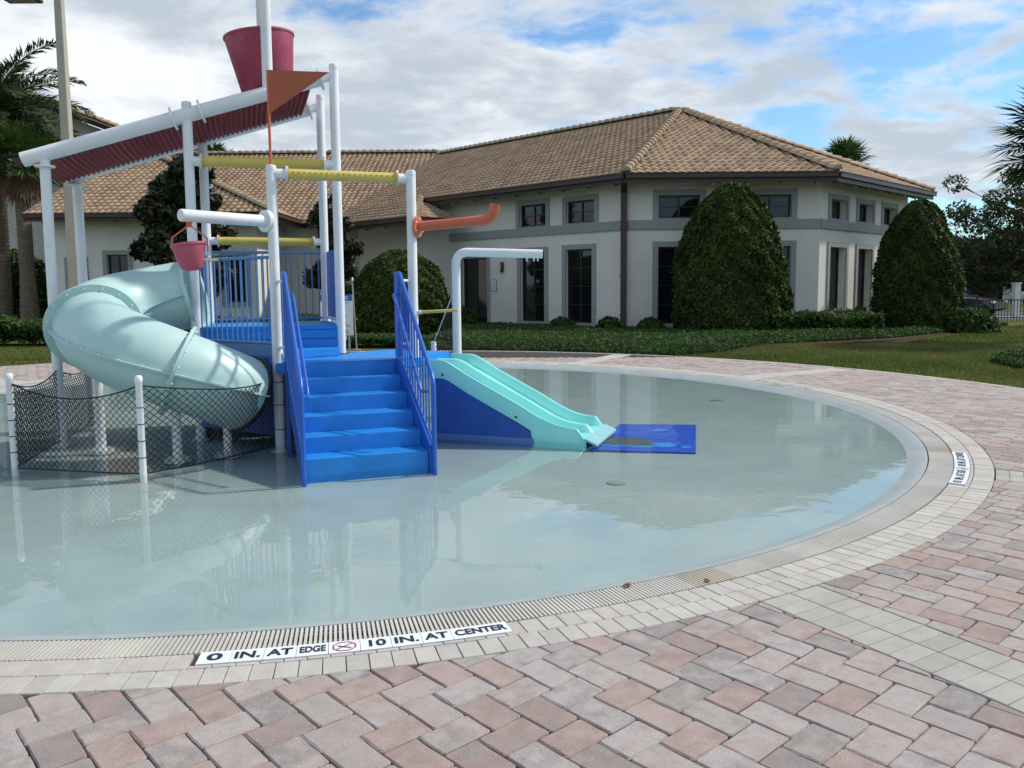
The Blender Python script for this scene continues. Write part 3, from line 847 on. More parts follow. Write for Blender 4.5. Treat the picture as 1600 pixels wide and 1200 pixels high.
# stairs
SX0, SX1 = .10, 1.20
NR, TR, RH = 6, .28, .146
for k in range(NR):
    z1 = LZ - RH * k; y1 = -.16 - TR * k
    if k == 0: continue
    c = lc((SX0 + SX1) / 2, y1 + TR / 2, 0)
    z0 = z1 - RH if k < NR - 1 else -.13
    o = MB().box((c.x, c.y, (z0 + z1) / 2), (SX1 - SX0, TR + .004, z1 - z0), (*TU, 0), (*TV, 0)).build('step', 'blue_deck', tower, bevel=.004)
c = lc((SX0 + SX1) / 2, -.175, LZ - RH / 2 - .02)
MB().box(c, (SX1 - SX0, .03, RH + .02), (*TU, 0), (*TV, 0)).build('top_riser', 'blue_deck', tower, bevel=.006)
def stringer(x):
    pr = [(-.14, LZ + .015), (-.30, LZ + .015), (-1.62, .155), (-1.62, -.13), (-1.30, -.13), (-.14, .45)]
    vs = [lc(x + d, y, z) for d in (-.012, .012) for y, z in pr]; n = len(pr)
    MB().add(vs, [tuple(range(n)), tuple(reversed(range(n, 2 * n)))] + [(i, i + n, (i + 1) % n + n, (i + 1) % n) for i in range(n)]).build('stringer', 'blue_rail', tower)
stringer(SX0 - .014); stringer(SX1 + .014)
def curve_pts(P, r=.07, n=5):
    out = [P[0]]
    for i in range(1, len(P) - 1):
        a, b, c = P[i - 1], P[i], P[i + 1]; d0 = (a - b).normalized(); d1 = (c - b).normalized()
        for k in range(n + 1):
            t = k / n; out.append((b + d0 * r).lerp(b, t).lerp(b.lerp(b + d1 * r, t), t))
    out.append(P[-1]); return out
def stair_rail(x, side):
    rl = MB().tube(curve_pts([lc(x, -.30, LZ + .03), lc(x, -.30, 1.75), lc(x, -1.60, .80), lc(x, -1.66, .72), lc(x, -1.66, -.13)], .04), .021, 12).build('stair_rail', 'blue_rail', tower, True)
    MB().tube([lc(x, -.30, LZ + .04), lc(x, -1.60, .16), lc(x, -1.66, .12)], .014, 8).build('lower_rail', 'blue_rail', rl, True)
    for k in range(12):
        y = -.40 - 1.19 * k / 11; t = (-.30 - y) / 1.30
        MB().tube([lc(x, y, LZ + .04 - t * .66), lc(x, y, 1.74 - t * .94)], .008, 8).build('baluster', 'blue_rail', rl)
    hx = x + side * .075
    MB().tube(curve_pts([lc(x + side * .01, -.34, 1.52), lc(hx, -.34, 1.52), lc(hx, -1.42, .70), lc(hx, -1.47, .63), lc(x + side * .01, -1.47, .63)], .035), .016, 10).build('handrail', 'blue_rail', rl, True)
    MB().box(lc(x, -.18, (LZ + 1.74) / 2 + .02), (.02, .21, 1.74 - LZ), (*TU, 0), (*TV, 0)).build('panel', 'blue_pale' if side > 0 else 'blue_rail', rl, bevel=.005)
    for z in (1.66, .98):
        q = lc(x, -.12, z); e = up(pA, z) if side > 0 else up(pB, z)
        MB().tube([q, e], .016, 10).build('standoff', 'white_paint', rl, True)
stair_rail(SX0 - .03, 1); stair_rail(SX1 + .035, -1)
def railing(a, b, z0, z1, n, r=.018):
    rl = MB().tube([up(a, z1), up(b, z1)], r, 12).build('railing', 'blue_pale', tower, True)
    MB().tube([up(a, z0), up(b, z0)], r * .9, 10).build('lower_rail', 'blue_pale', rl, True)
    for k in range(n):
        q = a.lerp(b, (k + .5) / n); MB().tube([up(q, z0), up(q, z1)], .0085, 8).build('baluster', 'blue_pale', rl)
    return rl
railing(lc(-.76, .98, 0), lc(-.04, .05, 0), 1.02, 1.91, 14)
railing(lc(-.64, 2.1, 0), lc(.74, 2.1, 0), 1.20, 2.04, 16)
railing(lc(-.79, 1.05, 0), lc(-.79, 1.15, 0), 1.20, 2.0, 2)
railing(lc(-.75, 1.86, 0), lc(-.66, 2.05, 0), 1.20, 2.0, 3)
MB().box(lc(.80, 1.47, 1.62), (.025, 1.1, .86), (*TU, 0), (*TV, 0)).build('solid_panel', 'blue_rail', tower, bevel=.006)
MB().tube([lc(.80, .9, 1.21), lc(.80, 2.05, 1.21)], .022, 10).build('lower_rail', 'white_paint', tower, True)

# ------------------------------------------------------------------ spiral tube slide
HC = Vector((-3.52, 8.72)); RX, RY = .84, .75
PH = [90, 105, 150, 190, 208, 232, 262, 290, 310, 335, 345]; ZH = [1.555, 1.535, 1.40, 1.265, 1.205, 1.11, .95, .78, .64, .48, .43]
def hz_(ph):
    c = np.polyfit(PH, ZH, 4); return float(np.polyval(c, ph))
HPOLY = np.polyfit(PH, ZH, 4)
def hp(ph): a = math.radians(ph); return Vector((HC.x + RX * math.cos(a), HC.y + RY * math.sin(a), float(np.polyval(HPOLY, ph))))
def hframe(ph):
    t = (hp(ph + .5) - hp(ph - .5)).normalized(); side = t.cross(Vector((0, 0, 1))).normalized(); return hp(ph), t, side, side.cross(t)
spiral = root('spiral_slide', 'pale aqua spiral tube slide coiling down from the tower over the netted pool corner', 'slide', (HC.x, HC.y, FLOOR))
def shell(ph0, ph1, th0, th1, name, m, n=22, q=16, ro=.385, ri=.370):
    vs, fs = [], []; k = q + 1
    for i in range(n + 1):
        c, t, sd, u = hframe(ph0 + (ph1 - ph0) * i / n)
        for r in (ro, ri):
            for j in range(k):
                a = math.radians(th0 + (th1 - th0) * j / q); vs.append(c + (u * math.cos(a) + sd * math.sin(a)) * r)
    st = 2 * k
    for i in range(n):
        for j in range(q):
            a = i * st + j; fs.append((a, a + 1, a + 1 + st, a + st)); b = a + k; fs.append((b, b + st, b + st + 1, b + 1))
    for i in (0, n):
        for j in range(q): a = i * st + j; fs.append((a, a + k, a + k + 1, a + 1) if i == 0 else (a, a + 1, a + k + 1, a + k))
    for i in range(n):
        for j in (0, q): a = i * st + j; fs.append((a, a + st, a + st + k, a + k))
    me_ = MB().add(vs, fs); o = me_.build(name, m, spiral)
    bm = bmesh.new(); bm.from_mesh(o.data); bmesh.ops.recalc_face_normals(bm, faces=bm.faces); bm.to_mesh(o.data); bm.free(); soft(o.data, 35)
    return o
FL = [98, 208, 287, 331]
for a, b in zip(FL[:-1], FL[1:]):
    shell(a, b, -90, 90, 'upper_shell', 'slide_pale'); lo = shell(a, b, 90, 270, 'lower_shell', 'slide_pale')
    for s in (-1, 1):
        vs, fs = [], []; n = 24
        for i in range(n + 1):
            c, t, sd, u = hframe(a + (b - a) * i / n)
            for r, h in ((.378, -.009), (.422, -.009), (.422, .009), (.378, .009)): vs.append(c + sd * s * r + u * h)
        for i in range(n):
            for j in range(4): p = i * 4 + j; w = i * 4 + (j + 1) % 4; fs.append((p, w, w + 4, p + 4))
        rib = MB().add(vs, fs).build('seam_flange', 'slide_pale', lo)
        for i in range(2, n - 1, 3):
            c, t, sd, u = hframe(a + (b - a) * i / n); MB().disc(c + sd * s * .405, u, .009, .034, 6).build('bolt', 'white_paint', lo)
for f in FL:
    c, t, sd, u = hframe(f); R1 = .460 if f < 300 else .412
    vs, fs = [], []; n = 44
    for i in range(n):
        a = 2 * PI * i / n; d = u * math.cos(a) + sd * math.sin(a)
        for r, h in ((.368, -.016), (R1, -.016), (R1, .016), (.368, .016)): vs.append(c + d * r + t * h)
    for i in range(n):
        j = (i + 1) % n
        for q in range(4): fs.append((i * 4 + q, i * 4 + (q + 1) % 4, j * 4 + (q + 1) % 4, j * 4 + q))
    fo = MB().add(vs, fs).build('joint_flange', 'slide_pale' if f < 300 else 'slide_mouth', spiral, True)
    if f < 300:
        for i in range(16):
            a = 2 * PI * (i + .5) / 16; d = u * math.cos(a) + sd * math.sin(a); MB().disc(c + d * .425, t, .011, .062, 6).build('bolt', 'white_paint', fo)
for ph, rr_ in ((284, .045), (318, .042), (200, .05)):
    c = hp(ph); MB().tube([(c.x, c.y, FLOOR), (c.x, c.y, c.z - .37)], rr_, 16).build('support_post', 'white_paint', spiral, True)
    MB().disc((c.x, c.y, FLOOR + .05), (0, 0, 1), .13, .04, 24).build('support_foot', 'white_paint', spiral, True)

# ------------------------------------------------------------------ two-lane slide
SD = Vector((.945, -.327)); SN = Vector((.327, .945)); S0 = Vector((-.877, 8.98))
def sl_pt(s, w, z): p = S0 + SD * s + SN * w; return Vector((p.x, p.y, z))
aq = root('two_lane_slide', 'turquoise two-lane slide running from the tower landing down to the water', 'slide', sl_pt(.8, .45, FLOOR))
ws_, wz = [-.25, .0, .10, .17, .25, .42, .985, 1.22, 1.32, 1.42, 1.52, 1.64, 1.74], [.79, .79, .79, .775, .73, .63, .342, .21, .165, .130, .112, .10, -.03]
def wall_z(s): return float(np.interp(s, ws_, wz))
def bed_z(s):
    return float(np.interp(s, [-.25, .08, .2, 1.22, 1.36, 1.5, 1.74], [.665, .665, .62, .075, .02, -.005, -.02]))
cols = []
NSL = 56
vs, fs = [], []
for i in range(NSL + 1):
    s = -.15 + 1.89 * i / NSL; w_, b_z = wall_z(s), bed_z(s); mt = b_z + (w_ - b_z) * .82
    out = max(w_ - .20, -.12)
    if s > 1.16: out = -.12
    sec = [(0, out), (0, w_ - .008), (.006, w_), (.030, w_), (.040, w_ - .012), (.062, b_z + .02), (.095, b_z), (.37, b_z), (.395, b_z + .02), (.415, mt - .012), (.43, mt), (.47, mt), (.485, mt - .012), (.505, b_z + .02), (.53, b_z), (.805, b_z), (.838, b_z + .02), (.860, w_ - .012), (.870, w_), (.894, w_), (.90, w_ - .008), (.90, out)]
    vs += [sl_pt(s, w, z) for w, z in sec]
k = len(sec)
for i in range(NSL):
    for j in range(k - 1): a = i * k + j; fs.append((a, a + k, a + k + 1, a + 1))
chute = MB().add(vs, fs).build('chute', 'slide_aqua', aq)
bm = bmesh.new(); bm.from_mesh(chute.data); bmesh.ops.recalc_face_normals(bm, faces=bm.faces); bm.to_mesh(chute.data); bm.free(); soft(chute.data, 50)
for w in (.014, .886):
    pr = [(-.02, .60), (.14, .60), (1.16, .03), (1.16, -.13), (-.02, -.13)]; n = len(pr)
    vs = [sl_pt(s, w + d, z) for d in (-.008, .008) for s, z in pr]
    MB().add(vs, [tuple(range(n)), tuple(reversed(range(n, 2 * n)))] + [(i, i + n, (i + 1) % n + n, (i + 1) % n) for i in range(n)]).build('side_panel', 'blue_panel', aq)
    MB().bar(sl_pt(-.02, w, -.075), sl_pt(1.17, w, -.075), .032, .10).build('base_strip', 'blue_pale', aq)
for s, z in ((.12, .63), (.97, .20)): MB().disc(sl_pt(s, -.004, z), (SN.x, SN.y, 0), .012, .012, 8).build('bolt', 'net_black', aq)
pad = MB(); pr = [sl_pt(1.73, -.03, -.012), sl_pt(1.86, -.03, -.07), sl_pt(1.86, .93, -.07), sl_pt(1.73, .93, -.012)]
pad.add([p for p in pr] + [p + Vector((0, 0, .025)) for p in pr], [(3, 2, 1, 0), (4, 5, 6, 7), (0, 1, 5, 4), (1, 2, 6, 5), (2, 3, 7, 6), (3, 0, 4, 7)])
tag(pad.build('exit_pad', 'pad_pale', None), 'pale blue tilted exit pad at the foot of the turquoise slide', 'pad')
mz = -.095
mt_ = root('landing_mat', 'dark blue worn landing mat lying under water past the slide exit pad', 'mat', (1.5, 9.3, mz))
MB().prism([(.80, 8.35), (1.848, 8.14), (2.22, 9.80), (1.308, 9.89)], mz - .02, mz).build('mat_sheet', 'mat_blue', mt_)
def blob(c, rx, ry, a, n=26, jag=.22, seed=1):
    r_ = random.Random(seed); out = []
    for i in range(n):
        q = 2 * PI * i / n; k = 1 + r_.uniform(-jag, jag); x, y = rx * math.cos(q) * k, ry * math.sin(q) * k
        out.append((c[0] + x * math.cos(a) - y * math.sin(a), c[1] + x * math.sin(a) + y * math.cos(a)))
    return out
MB().prism(blob((1.36, 8.60), .40, .16, -.15, 30, .3, 3), mz, mz + .003).build('printed_shape', 'mat_light', mt_)
MB().prism(blob((1.25, 8.76), .30, .22, -.25, 26, .2, 4), mz, mz + .006).build('worn_patch', 'mat_grey', mt_)
MB().prism(blob((1.72, 9.45), .10, .07, .3, 14, .4, 8), mz, mz + .003).build('printed_shape', 'mat_light', mt_)
MB().prism(blob((1.80, 8.45), .06, .10, .3, 14, .4, 9), mz, mz + .003).build('printed_shape', 'mat_light', mt_)

# ------------------------------------------------------------------ arch spray pipe
arch = root('arch_spray_pipe', 'white bent spray pipe with three nozzles rising behind the turquoise slide', 'spray pipe', (-.71, 10.6, FLOOR))
MB().tube(curve_pts([Vector((-.71, 10.6, FLOOR)), Vector((-.71, 10.6, 2.035)), Vector((.40, 10.52, 1.995))], .17, 9), .056, 20).build('pipe', 'white_paint', arch, True)
for x in (.20, .29, .34): MB().tube([(x, 10.53, 1.96), (x, 10.53, 1.905)], .011, 10).build('nozzle', 'white_paint', arch, True)
MB().disc((-.71, 10.6, FLOOR + .03), (0, 0, 1), .12, .03, 24).build('foot_flange', 'white_paint', arch, True)

# ------------------------------------------------------------------ safety nets
def strand(mb, pts, r=.0040):
    mb.tube(pts, r, 3, False)
def net_panel(parent, a, b, za, zb, sag, zbot=-.05, cell=.062, bow=.0):
    a, b = Vector((a[0], a[1])), Vector((b[0], b[1])); L_ = (b - a).length; d = (b - a) / L_; nrm = Vector((-d.y, d.x))
    ztop = lambda s: za + (zb - za) * s / L_ - 4 * sag * (s / L_) * (1 - s / L_)
    zmax = max(za, zb)
    def P(s, h): 
        t = h / max(ztop(s) - zbot, .01); o = bow * (.25 + .75 * min(max(t, 0), 1) ** .5) * math.sin(PI * s / L_)
        q = a + d * s + nrm * o; return Vector((q.x, q.y, zbot + h))
    mb = MB(); H_ = zmax - zbot
    c = -H_
    while c < L_ + H_:
        for sg in (1, -1):
            run = []; h = 0.
            while h <= H_ + 1e-6:
                s = c + h if sg == 1 else c + H_ - h
                if 0 <= s <= L_ and h <= ztop(s) - zbot: run.append(P(s, h))
                else:
                    if len(run) > 1: strand(mb, run)
                    run = []
                h += cell / 2
            if len(run) > 1: strand(mb, run)
        c += cell
    o = mb.build('net_panel', 'net_black', parent)
    rope = [P(L_ * i / 14, ztop(L_ * i / 14) - zbot) for i in range(15)]
    MB().tube(rope, .0075, 6).build('top_rope', 'net_black', o)
    MB().tube([P(L_ * i / 8, 0) for i in range(9)], .006, 6).build('bottom_rope', 'net_black', o)
    return o
N1, N2 = (-4.62, 7.48), (-3.30, 7.19)
net = root('safety_net', 'black diamond-mesh safety net on short white posts around the spiral slide', 'net', (-4, 7.4, FLOOR))
for p in (N1, N2):
    o = MB().tube([(*p, FLOOR), (*p, .77), (*p, .775), (*p, .82), (*p, .835)], [.030, .030, .034, .034, .022], 16).build('net_post', 'white_paint', net, True)
    for z in (.1, .25, .4, .55): MB().disc((*p, z), (0, 0, 1), .0325, .008, 14).build('lashing', 'net_black', o)
net_panel(net, N1, N2, .745, .745, .13, bow=-.03)
net_panel(net, N2, (pA.x - .05, pA.y - .03), .745, .66, .05, bow=-.30)
net_panel(net, N1, (p1.x, p1.y), .745, .73, .10)
net_panel(net, (p1.x, p1.y), (p2.x + .05, p2.y), .72, .66, .07)
for z in (.62, .38, .12): MB().disc(up(pA, z), (0, 0, 1), .0555, .008, 18).build('lashing', 'net_black', net)
net_b = root('safety_net', 'small black safety net strung from the arch pipe down to a short post', 'net', (-.9, 10.7, FLOOR))
pb2 = (-1.03, 10.78)
MB().tube([(*pb2, FLOOR), (*pb2, .86), (*pb2, .875)], [.036, .036, .025], 14).build('net_post', 'white_paint', net_b, True)
net_panel(net_b, pb2, (-.765, 10.62), .82, 1.46, .0, cell=.05)
MB().tube([(*pb2, .84), (-.765, 10.62, 1.47)], .011, 8).build('edge_rope', 'column_white', net_b)

# ------------------------------------------------------------------ clubhouse
def v3(p, z): return Vector((p[0], p[1], z))
def wall(parent, P0, d, out, length, z0, z1, holes=(), depth=.2, name='wall', m='stucco'):
    P0, d, out = Vector(P0), Vector(d), Vector(out)
    ts = sorted({0, length, *[h[0] for h in holes], *[h[1] for h in holes]}); zs = sorted({z0, z1, *[h[2] for h in holes], *[h[3] for h in holes]})
    mb = MB()
    pt = lambda t, z, b=0.: v3(P0 + d * t - out * b, z)
    flip = (Vector((d.x, d.y, 0)).cross(Vector((0, 0, 1)))).dot(Vector((out.x, out.y, 0))) < 0
    def q(a, b, c, e): mb.add([a, b, c, e], [(3, 2, 1, 0) if flip else (0, 1, 2, 3)])
    for i in range(len(ts) - 1):
        for j in range(len(zs) - 1):
            tm, zm = (ts[i] + ts[i + 1]) / 2, (zs[j] + zs[j + 1]) / 2
            if any(h[0] < tm < h[1] and h[2] < zm < h[3] for h in holes): continue
            q(pt(ts[i], zs[j]), pt(ts[i + 1], zs[j]), pt(ts[i + 1], zs[j + 1]), pt(ts[i], zs[j + 1]))
    for a, b, c, e in holes:
        q(pt(a, c, depth), pt(a, c), pt(a, e), pt(a, e, depth)); q(pt(b, c), pt(b, c, depth), pt(b, e, depth), pt(b, e))
        q(pt(a, e), pt(b, e), pt(b, e, depth), pt(a, e, depth)); q(pt(a, c, depth), pt(b, c, depth), pt(b, c), pt(a, c))
    q(pt(0, z0, depth + .1), pt(length, z0, depth + .1), pt(length, z1, depth + .1), pt(0, z1, depth + .1))
    return mb.build(name, m, parent)
def window(parent, P0, d, out, t0, t1, za, zb, tr=.16, cols=2, rows=2, door=False, name='window', sill=True):
    P0, d, out = Vector(P0), Vector(d), Vector(out)
    D, O = (d.x, d.y, 0), (out.x, out.y, 0)
    pt = lambda t, z, f: v3(P0 + d * t + out * f, z)
    w, h = t1 - t0, zb - za
    fr_ = MB(); fw = .055
    f0 = -.12
    for t in (t0 + fw / 2, t1 - fw / 2): fr_.box(pt(t, (za + zb) / 2, f0), (fw, .06, h), D, O)
    for z in (za + fw / 2, zb - fw / 2): fr_.box(pt((t0 + t1) / 2, z, f0), (w - 2 * fw, .058, fw), D, O)
    o = fr_.build(name, 'frame_dark', parent)
    for c in range(1, cols): MB().box(pt(t0 + w * c / cols, (za + zb) / 2, f0 + .002), (.06, .05, h - 2 * fw), D, O).build('mullion', 'frame_dark', o)
    for r in range(1, rows): MB().box(pt((t0 + t1) / 2, za + h * r / rows, f0 + .004), (w - 2 * fw, .03, .028), D, O).build('glazing_bar', 'frame_dark', o)
    for c in range(cols):
        for r in range(rows):
            MB().box(pt(t0 + w * (c + .5) / cols, za + h * (r + .5) / rows, f0 - .012), (w / cols - .02, .008, h / rows - .01), D, O).build('pane', 'glass', o)
    if tr:
        s_ = MB(); bot = 0 if door else tr
        for t in (t0 - tr / 2, t1 + tr / 2): s_.box(pt(t, (za - bot + zb + tr) / 2, .018), (tr, .05, h + tr + bot), D, O)
        s_.box(pt((t0 + t1) / 2, zb + tr / 2, .018), (w, .05, tr), D, O)
        if not door: s_.box(pt((t0 + t1) / 2, za - tr / 2, .018), (w, .05, tr), D, O)
        s_.build('surround', 'trim', o)
    return o
PT = .441; PCOS = 1 / math.sqrt(1 + PT * PT); PSIN = PT * PCOS
TW, TC = .262, .36
def tile_local():
    xs = np.linspace(-TW / 2, TW / 2 + .012, 7); prof = [.030 * math.sin(2 * PI * (x / TW)) for x in xs]
    V, F = [], []
    for x, z in zip(xs, prof): V += [(x, 0, z + .034), (x, .43, z + .004), (x, 0, z + .004)]
    for i in range(6):
        a = i * 3; F += [(a, a + 3, a + 4, a + 1), (a + 2, a + 5, a + 3, a)]
    return V, F
TV_, TF_ = tile_local()
TILE_ME = bpy.data.meshes.new('roof_tile'); TILE_ME.from_pydata(TV_, [], TF_); TILE_ME.update(); TILE_ME.polygons.foreach_set('use_smooth', [True] * len(TILE_ME.polygons))
bm = bmesh.new(); bm.from_mesh(TILE_ME)
for e in bm.edges:
    if len(e.link_faces) == 2 and e.calc_face_angle(0) > 1.0: e.smooth = False
bm.to_mesh(TILE_ME); bm.free(); TILE_ME.materials.append(MATS['roof_tile_single'])
TVa = np.array(TV_)
def pip(x, y, poly):
    c = False; n = len(poly)
    for i in range(n):
        (x0, y0), (x1, y1) = poly[i], poly[(i + 1) % n]
        if (y0 > y) != (y1 > y) and x < (x1 - x0) * (y - y0) / (y1 - y0) + x0: c = not c
    return c
def roof_plane(parent, O, e, n_in, z0, poly, singles=0):
    e3 = Vector((*e, 0)); n3 = Vector((*n_in, 0)); O3 = Vector((O[0], O[1], z0))
    sv = n3 * PCOS + Vector((0, 0, PSIN)); nv = e3.cross(sv)
    under = MB(); k = len(poly)
    base = [O3 + e3 * s + sv * (r / PCOS) for s, r in poly]
    under.add([p - nv * .02 for p in base] + [p - nv * .07 for p in base], [tuple(range(k)), tuple(reversed(range(k, 2 * k)))] + [(i, i + k, (i + 1) % k + k, (i + 1) % k) for i in range(k)])
    rf = under.build('roof', 'roof_base', parent)
    rmin, rmax = min(p[1] for p in poly), max(p[1] for p in poly); smin, smax = min(p[0] for p in poly), max(p[0] for p in poly)
    sp_ = []
    r = rmin
    row = 0
    while r < rmax:
        s = smin + TW / 2
        while s < smax:
            if pip(s, r + .12, poly): sp_.append((s + random.uniform(-.006, .006), r - .05 + random.uniform(-.008, .008)))
            s += TW
        r += TC; row += 1
    org = origin_of(parent)
    R = Matrix((e3, sv, nv)).transposed().to_4x4()
    if singles:
        sp_.sort(key=lambda q: q[1])
        for s, r in sp_[:singles]:
            o = link('roof_tile', TILE_ME, None, rf); p = O3 + e3 * s + sv * (r / PCOS) - org
            o.matrix_local = Matrix.Translation(p) @ R
        sp_ = sp_[singles:]
    if sp_:
        A = np.array(sp_); nT = len(A)
        P = np.array(O3)[None] + A[:, :1] * np.array(e3)[None] + A[:, 1:] / PCOS * np.array(sv)[None]
        V = P[:, None, :] + TVa[None, :, :1] * np.array(e3) + TVa[None, :, 1:2] * np.array(sv) + TVa[None, :, 2:3] * np.array(nv)
        V = V.reshape(-1, 3) - np.array(org)[None]; nv_ = len(TVa)
        F = (np.array(TF_)[None] + (np.arange(nT) * nv_)[:, None, None]).reshape(-1, 4)
        me = bpy.data.meshes.new('roof_tiles')
        me.vertices.add(len(V)); me.vertices.foreach_set('co', V.reshape(-1).astype(np.float32))
        me.loops.add(F.size); me.loops.foreach_set('vertex_index', F.reshape(-1).astype(np.int32))
        me.polygons.add(len(F)); me.polygons.foreach_set('loop_start', np.arange(0, F.size, 4, dtype=np.int32))
        me.update(calc_edges=True)
        at = me.attributes.new('tint', 'FLOAT', 'FACE'); at.data.foreach_set('value', np.repeat(rng.uniform(.001, 1, nT), len(TF_)).astype(np.float32))
        o = link('roof_tiles', me, 'roof_tile', rf); o['kind'] = 'stuff'
    return rf
CAPV, CAPF = [], []
for y, r, dz in ((0, .185, .03), (.43, .145, 0)):
    for i in range(8): a = PI * i / 7; CAPV.append((r * math.cos(a), y, r * .85 * math.sin(a) + dz - .02))
for i in range(7): CAPF.append((i, i + 1, i + 9, i + 8))
CAPF.append(tuple(range(7, -1, -1)))
CAP_ME = bpy.data.meshes.new('ridge_cap'); CAP_ME.from_pydata(CAPV, [], CAPF); CAP_ME.update(); CAP_ME.materials.append(MATS['roof_cap'])
bm = bmesh.new(); bm.from_mesh(CAP_ME); bmesh.ops.recalc_face_normals(bm, faces=bm.faces)
for f in bm.faces: f.smooth = len(f.verts) == 4
bm.to_mesh(CAP_ME); bm.free()
def caps(parent, a, b):
    a, b = Vector(a), Vector(b); d = (b - a); n = int(d.length / .37); y = d.normalized(); x = y.cross(Vector((0, 0, 1))).normalized(); z = x.cross(y)
    org = origin_of(parent)
    MB().bar(a + z * .01, b + z * .01, .17, .16, z).build('ridge_mortar', 'roof_base', parent)
    for i in range(n):
        o = link('ridge_cap', CAP_ME, None, parent)
        o.matrix_local = Matrix.Translation(a + y * (i * .37) + z * .06 - org) @ Matrix((x, y, z)).transposed().to_4x4()
def eave(parent, a, b, out, zt, wall_off=.9, rafters=1.0, mit=(0, 0)):
    """gutter, fascia, soffit and rafter tails from a to b (plan points on the eave line)"""
    a, b, out = Vector(a), Vector(b), Vector(out); d = (b - a).normalized(); l = (b - a).length
    MB().bar(v3(a, zt - .17), v3(b, zt - .17), .05, .27).build('fascia', 'brown_metal', parent)
    g = MB(); g.bar(v3(a + out * .085, zt - .10), v3(b + out * .085, zt - .10), .115, .15); g.build('gutter', 'brown_metal', parent)
    g = MB(); g.bar(v3(a + out * .155, zt - .02), v3(b + out * .155, zt - .02), .028, .025); g.build('gutter_lip', 'brown_metal', parent)
    lift = wall_off * PT
    s_ = MB(); s_.add([v3(a, zt - .10), v3(b, zt - .10), v3(b - d * mit[1] - out * (wall_off + .05), zt - .10 + lift), v3(a + d * mit[0] - out * (wall_off + .05), zt - .10 + lift)], [(0, 1, 2, 3)]); s_.build('soffit', 'soffit', parent)
    n = int(l / rafters)
    for i in range(n):
        p = a + d * (l * (i + .5) / n); q = p - out * (wall_off)
        MB().bar(v3(p - out * .06, zt - .30), v3(q, zt - .30 + lift * .8), .10, .17).build('rafter_tail', 'soffit', parent)

c1, c2 = Vector((3.82, 27.)), Vector((10.07, 27.))
dl, dr_, df = Vector((-S2, S2)), Vector((S2, S2)), Vector((1., 0.))
nl, nr, nf = Vector((-S2, -S2)), Vector((S2, -S2)), Vector((0., -1.))
club = root('clubhouse', 'cream stucco clubhouse with brown barrel-tile hip roof and grey window surrounds', 'building', (7, 30, 0))
ZW = 5.3
WLw = [(3.62, 4.94, 3.72, 4.50), (1.40, 2.66, 3.72, 4.47), (3.70, 4.90, .28, 2.80), (1.50, 2.68, .28, 2.82), (6.70, 8.15, .02, 2.66)]
WFw = [(.98, 2.34, 3.74, 4.47), (3.95, 5.31, 3.74, 4.47), (.98, 2.34, .30, 2.81), (3.95, 5.31, .30, 2.81)]
WRw = [(.75, 2.02, 3.74, 4.38), (3.0, 4.28, 3.74, 4.38), (5.24, 6.50, 3.74, 4.38), (.76, 2.05, .25, 2.80), (3.05, 4.30, .25, 2.80)]
wall(club, c1, dl, nl, 9.2, 0, ZW, WLw); wall(club, c1 + dl * 9.2, dl, nl, 4.6, 0, 5.15); wall(club, c1, df, nf, 6.25, 0, ZW, WFw); wall(club, c2, dr_, nr, 7.7, 0, ZW, WRw, depth=.32)
for i, h in enumerate(WLw):
    if i < 4: window(club, c1, dl, nl, *h, tr=.17, cols=2, rows=2 if i < 2 else 4)
    else: window(club, c1, dl, nl, *h, tr=.15, cols=2, rows=1, door=True, name='entrance_door')
for i, h in enumerate(WFw): window(club, c1, df, nf, *h, tr=.18, cols=2, rows=2 if i < 2 else 4)
for i, h in enumerate(WRw): window(club, c2 - nr * .14, dr_, nr, *h, tr=0, cols=2, rows=2 if i < 3 else 4)
for h in WRw:
    s_ = MB(); D, O = (dr_.x, dr_.y, 0), (nr.x, nr.y, 0); t0, t1, za, zb = h; tr = .17
    pt = lambda t, z: v3(c2 + dr_ * t + nr * .018, z)
    for t in (t0 - tr / 2, t1 + tr / 2): s_.box(pt(t, (za + zb) / 2), (tr, .05, zb - za + 2 * tr), D, O)
    for z in (za - tr / 2, zb + tr / 2): s_.box(pt((t0 + t1) / 2, z), (t1 - t0, .05, tr), D, O)
    s_.build('surround', 'trim', club)
for P0, d, o_n, l, ex_ in ((c1, dl, nl, 8.9, 0), (c1, df, nf, 6.25, 0), (c2, dr_, nr, 7.7, 0)):
    a = P0 + o_n * .03; MB().bar(v3(a - d * .0, 3.53), v3(a + d * l, 3.53), .07, .30).build('string_course', 'trim', club)
# downpipe at the corner of the front wall
dpx = v3(c1 + Vector((-.16, -.12)), 0)
MB().box((dpx.x, dpx.y, 2.3), (.19, .15, 4.7)).build('downpipe', 'brown_metal', club, bevel=.012)
MB().bar((dpx.x, dpx.y, 4.60), (dpx.x - .10, dpx.y - .75, 4.88), .19, .15).build('downpipe_elbow', 'brown_metal', club)
for z in (.6, 1.9, 3.4): MB().box((dpx.x, dpx.y, z), (.24, .17, .05)).build('pipe_strap', 'brown_metal', club)
EL, ER, ZE = Vector((3.60, 26.1)), Vector((10.23, 26.1)), 5.08
eL, eF, eR = Vector((S2, -S2)), Vector((1, 0)), Vector((S2, S2))
apex = Vector((6.915, 34.1, ZE + 8 * PT))
roof_plane(club, EL, eF, (0, 1), ZE, [(0, 0), (6.63, 0), (3.315, 8.0)], singles=300)
roof_plane(club, EL, eL, (S2, S2), ZE, [(0, 0), (-3.313, 8.0), (-19.5, 8.0), (-19.5, 0)])
roof_plane(club, ER, eR, (-S2, S2), ZE, [(0, 0), (8.7, 0), (3.313, 8.0)])
roof_plane(club, EL, eL, (S2, S2), ZE, [(-10.2, 0), (-8.1, -2.1), (-15.2, -2.1), (-15.2, 0)][::-1])
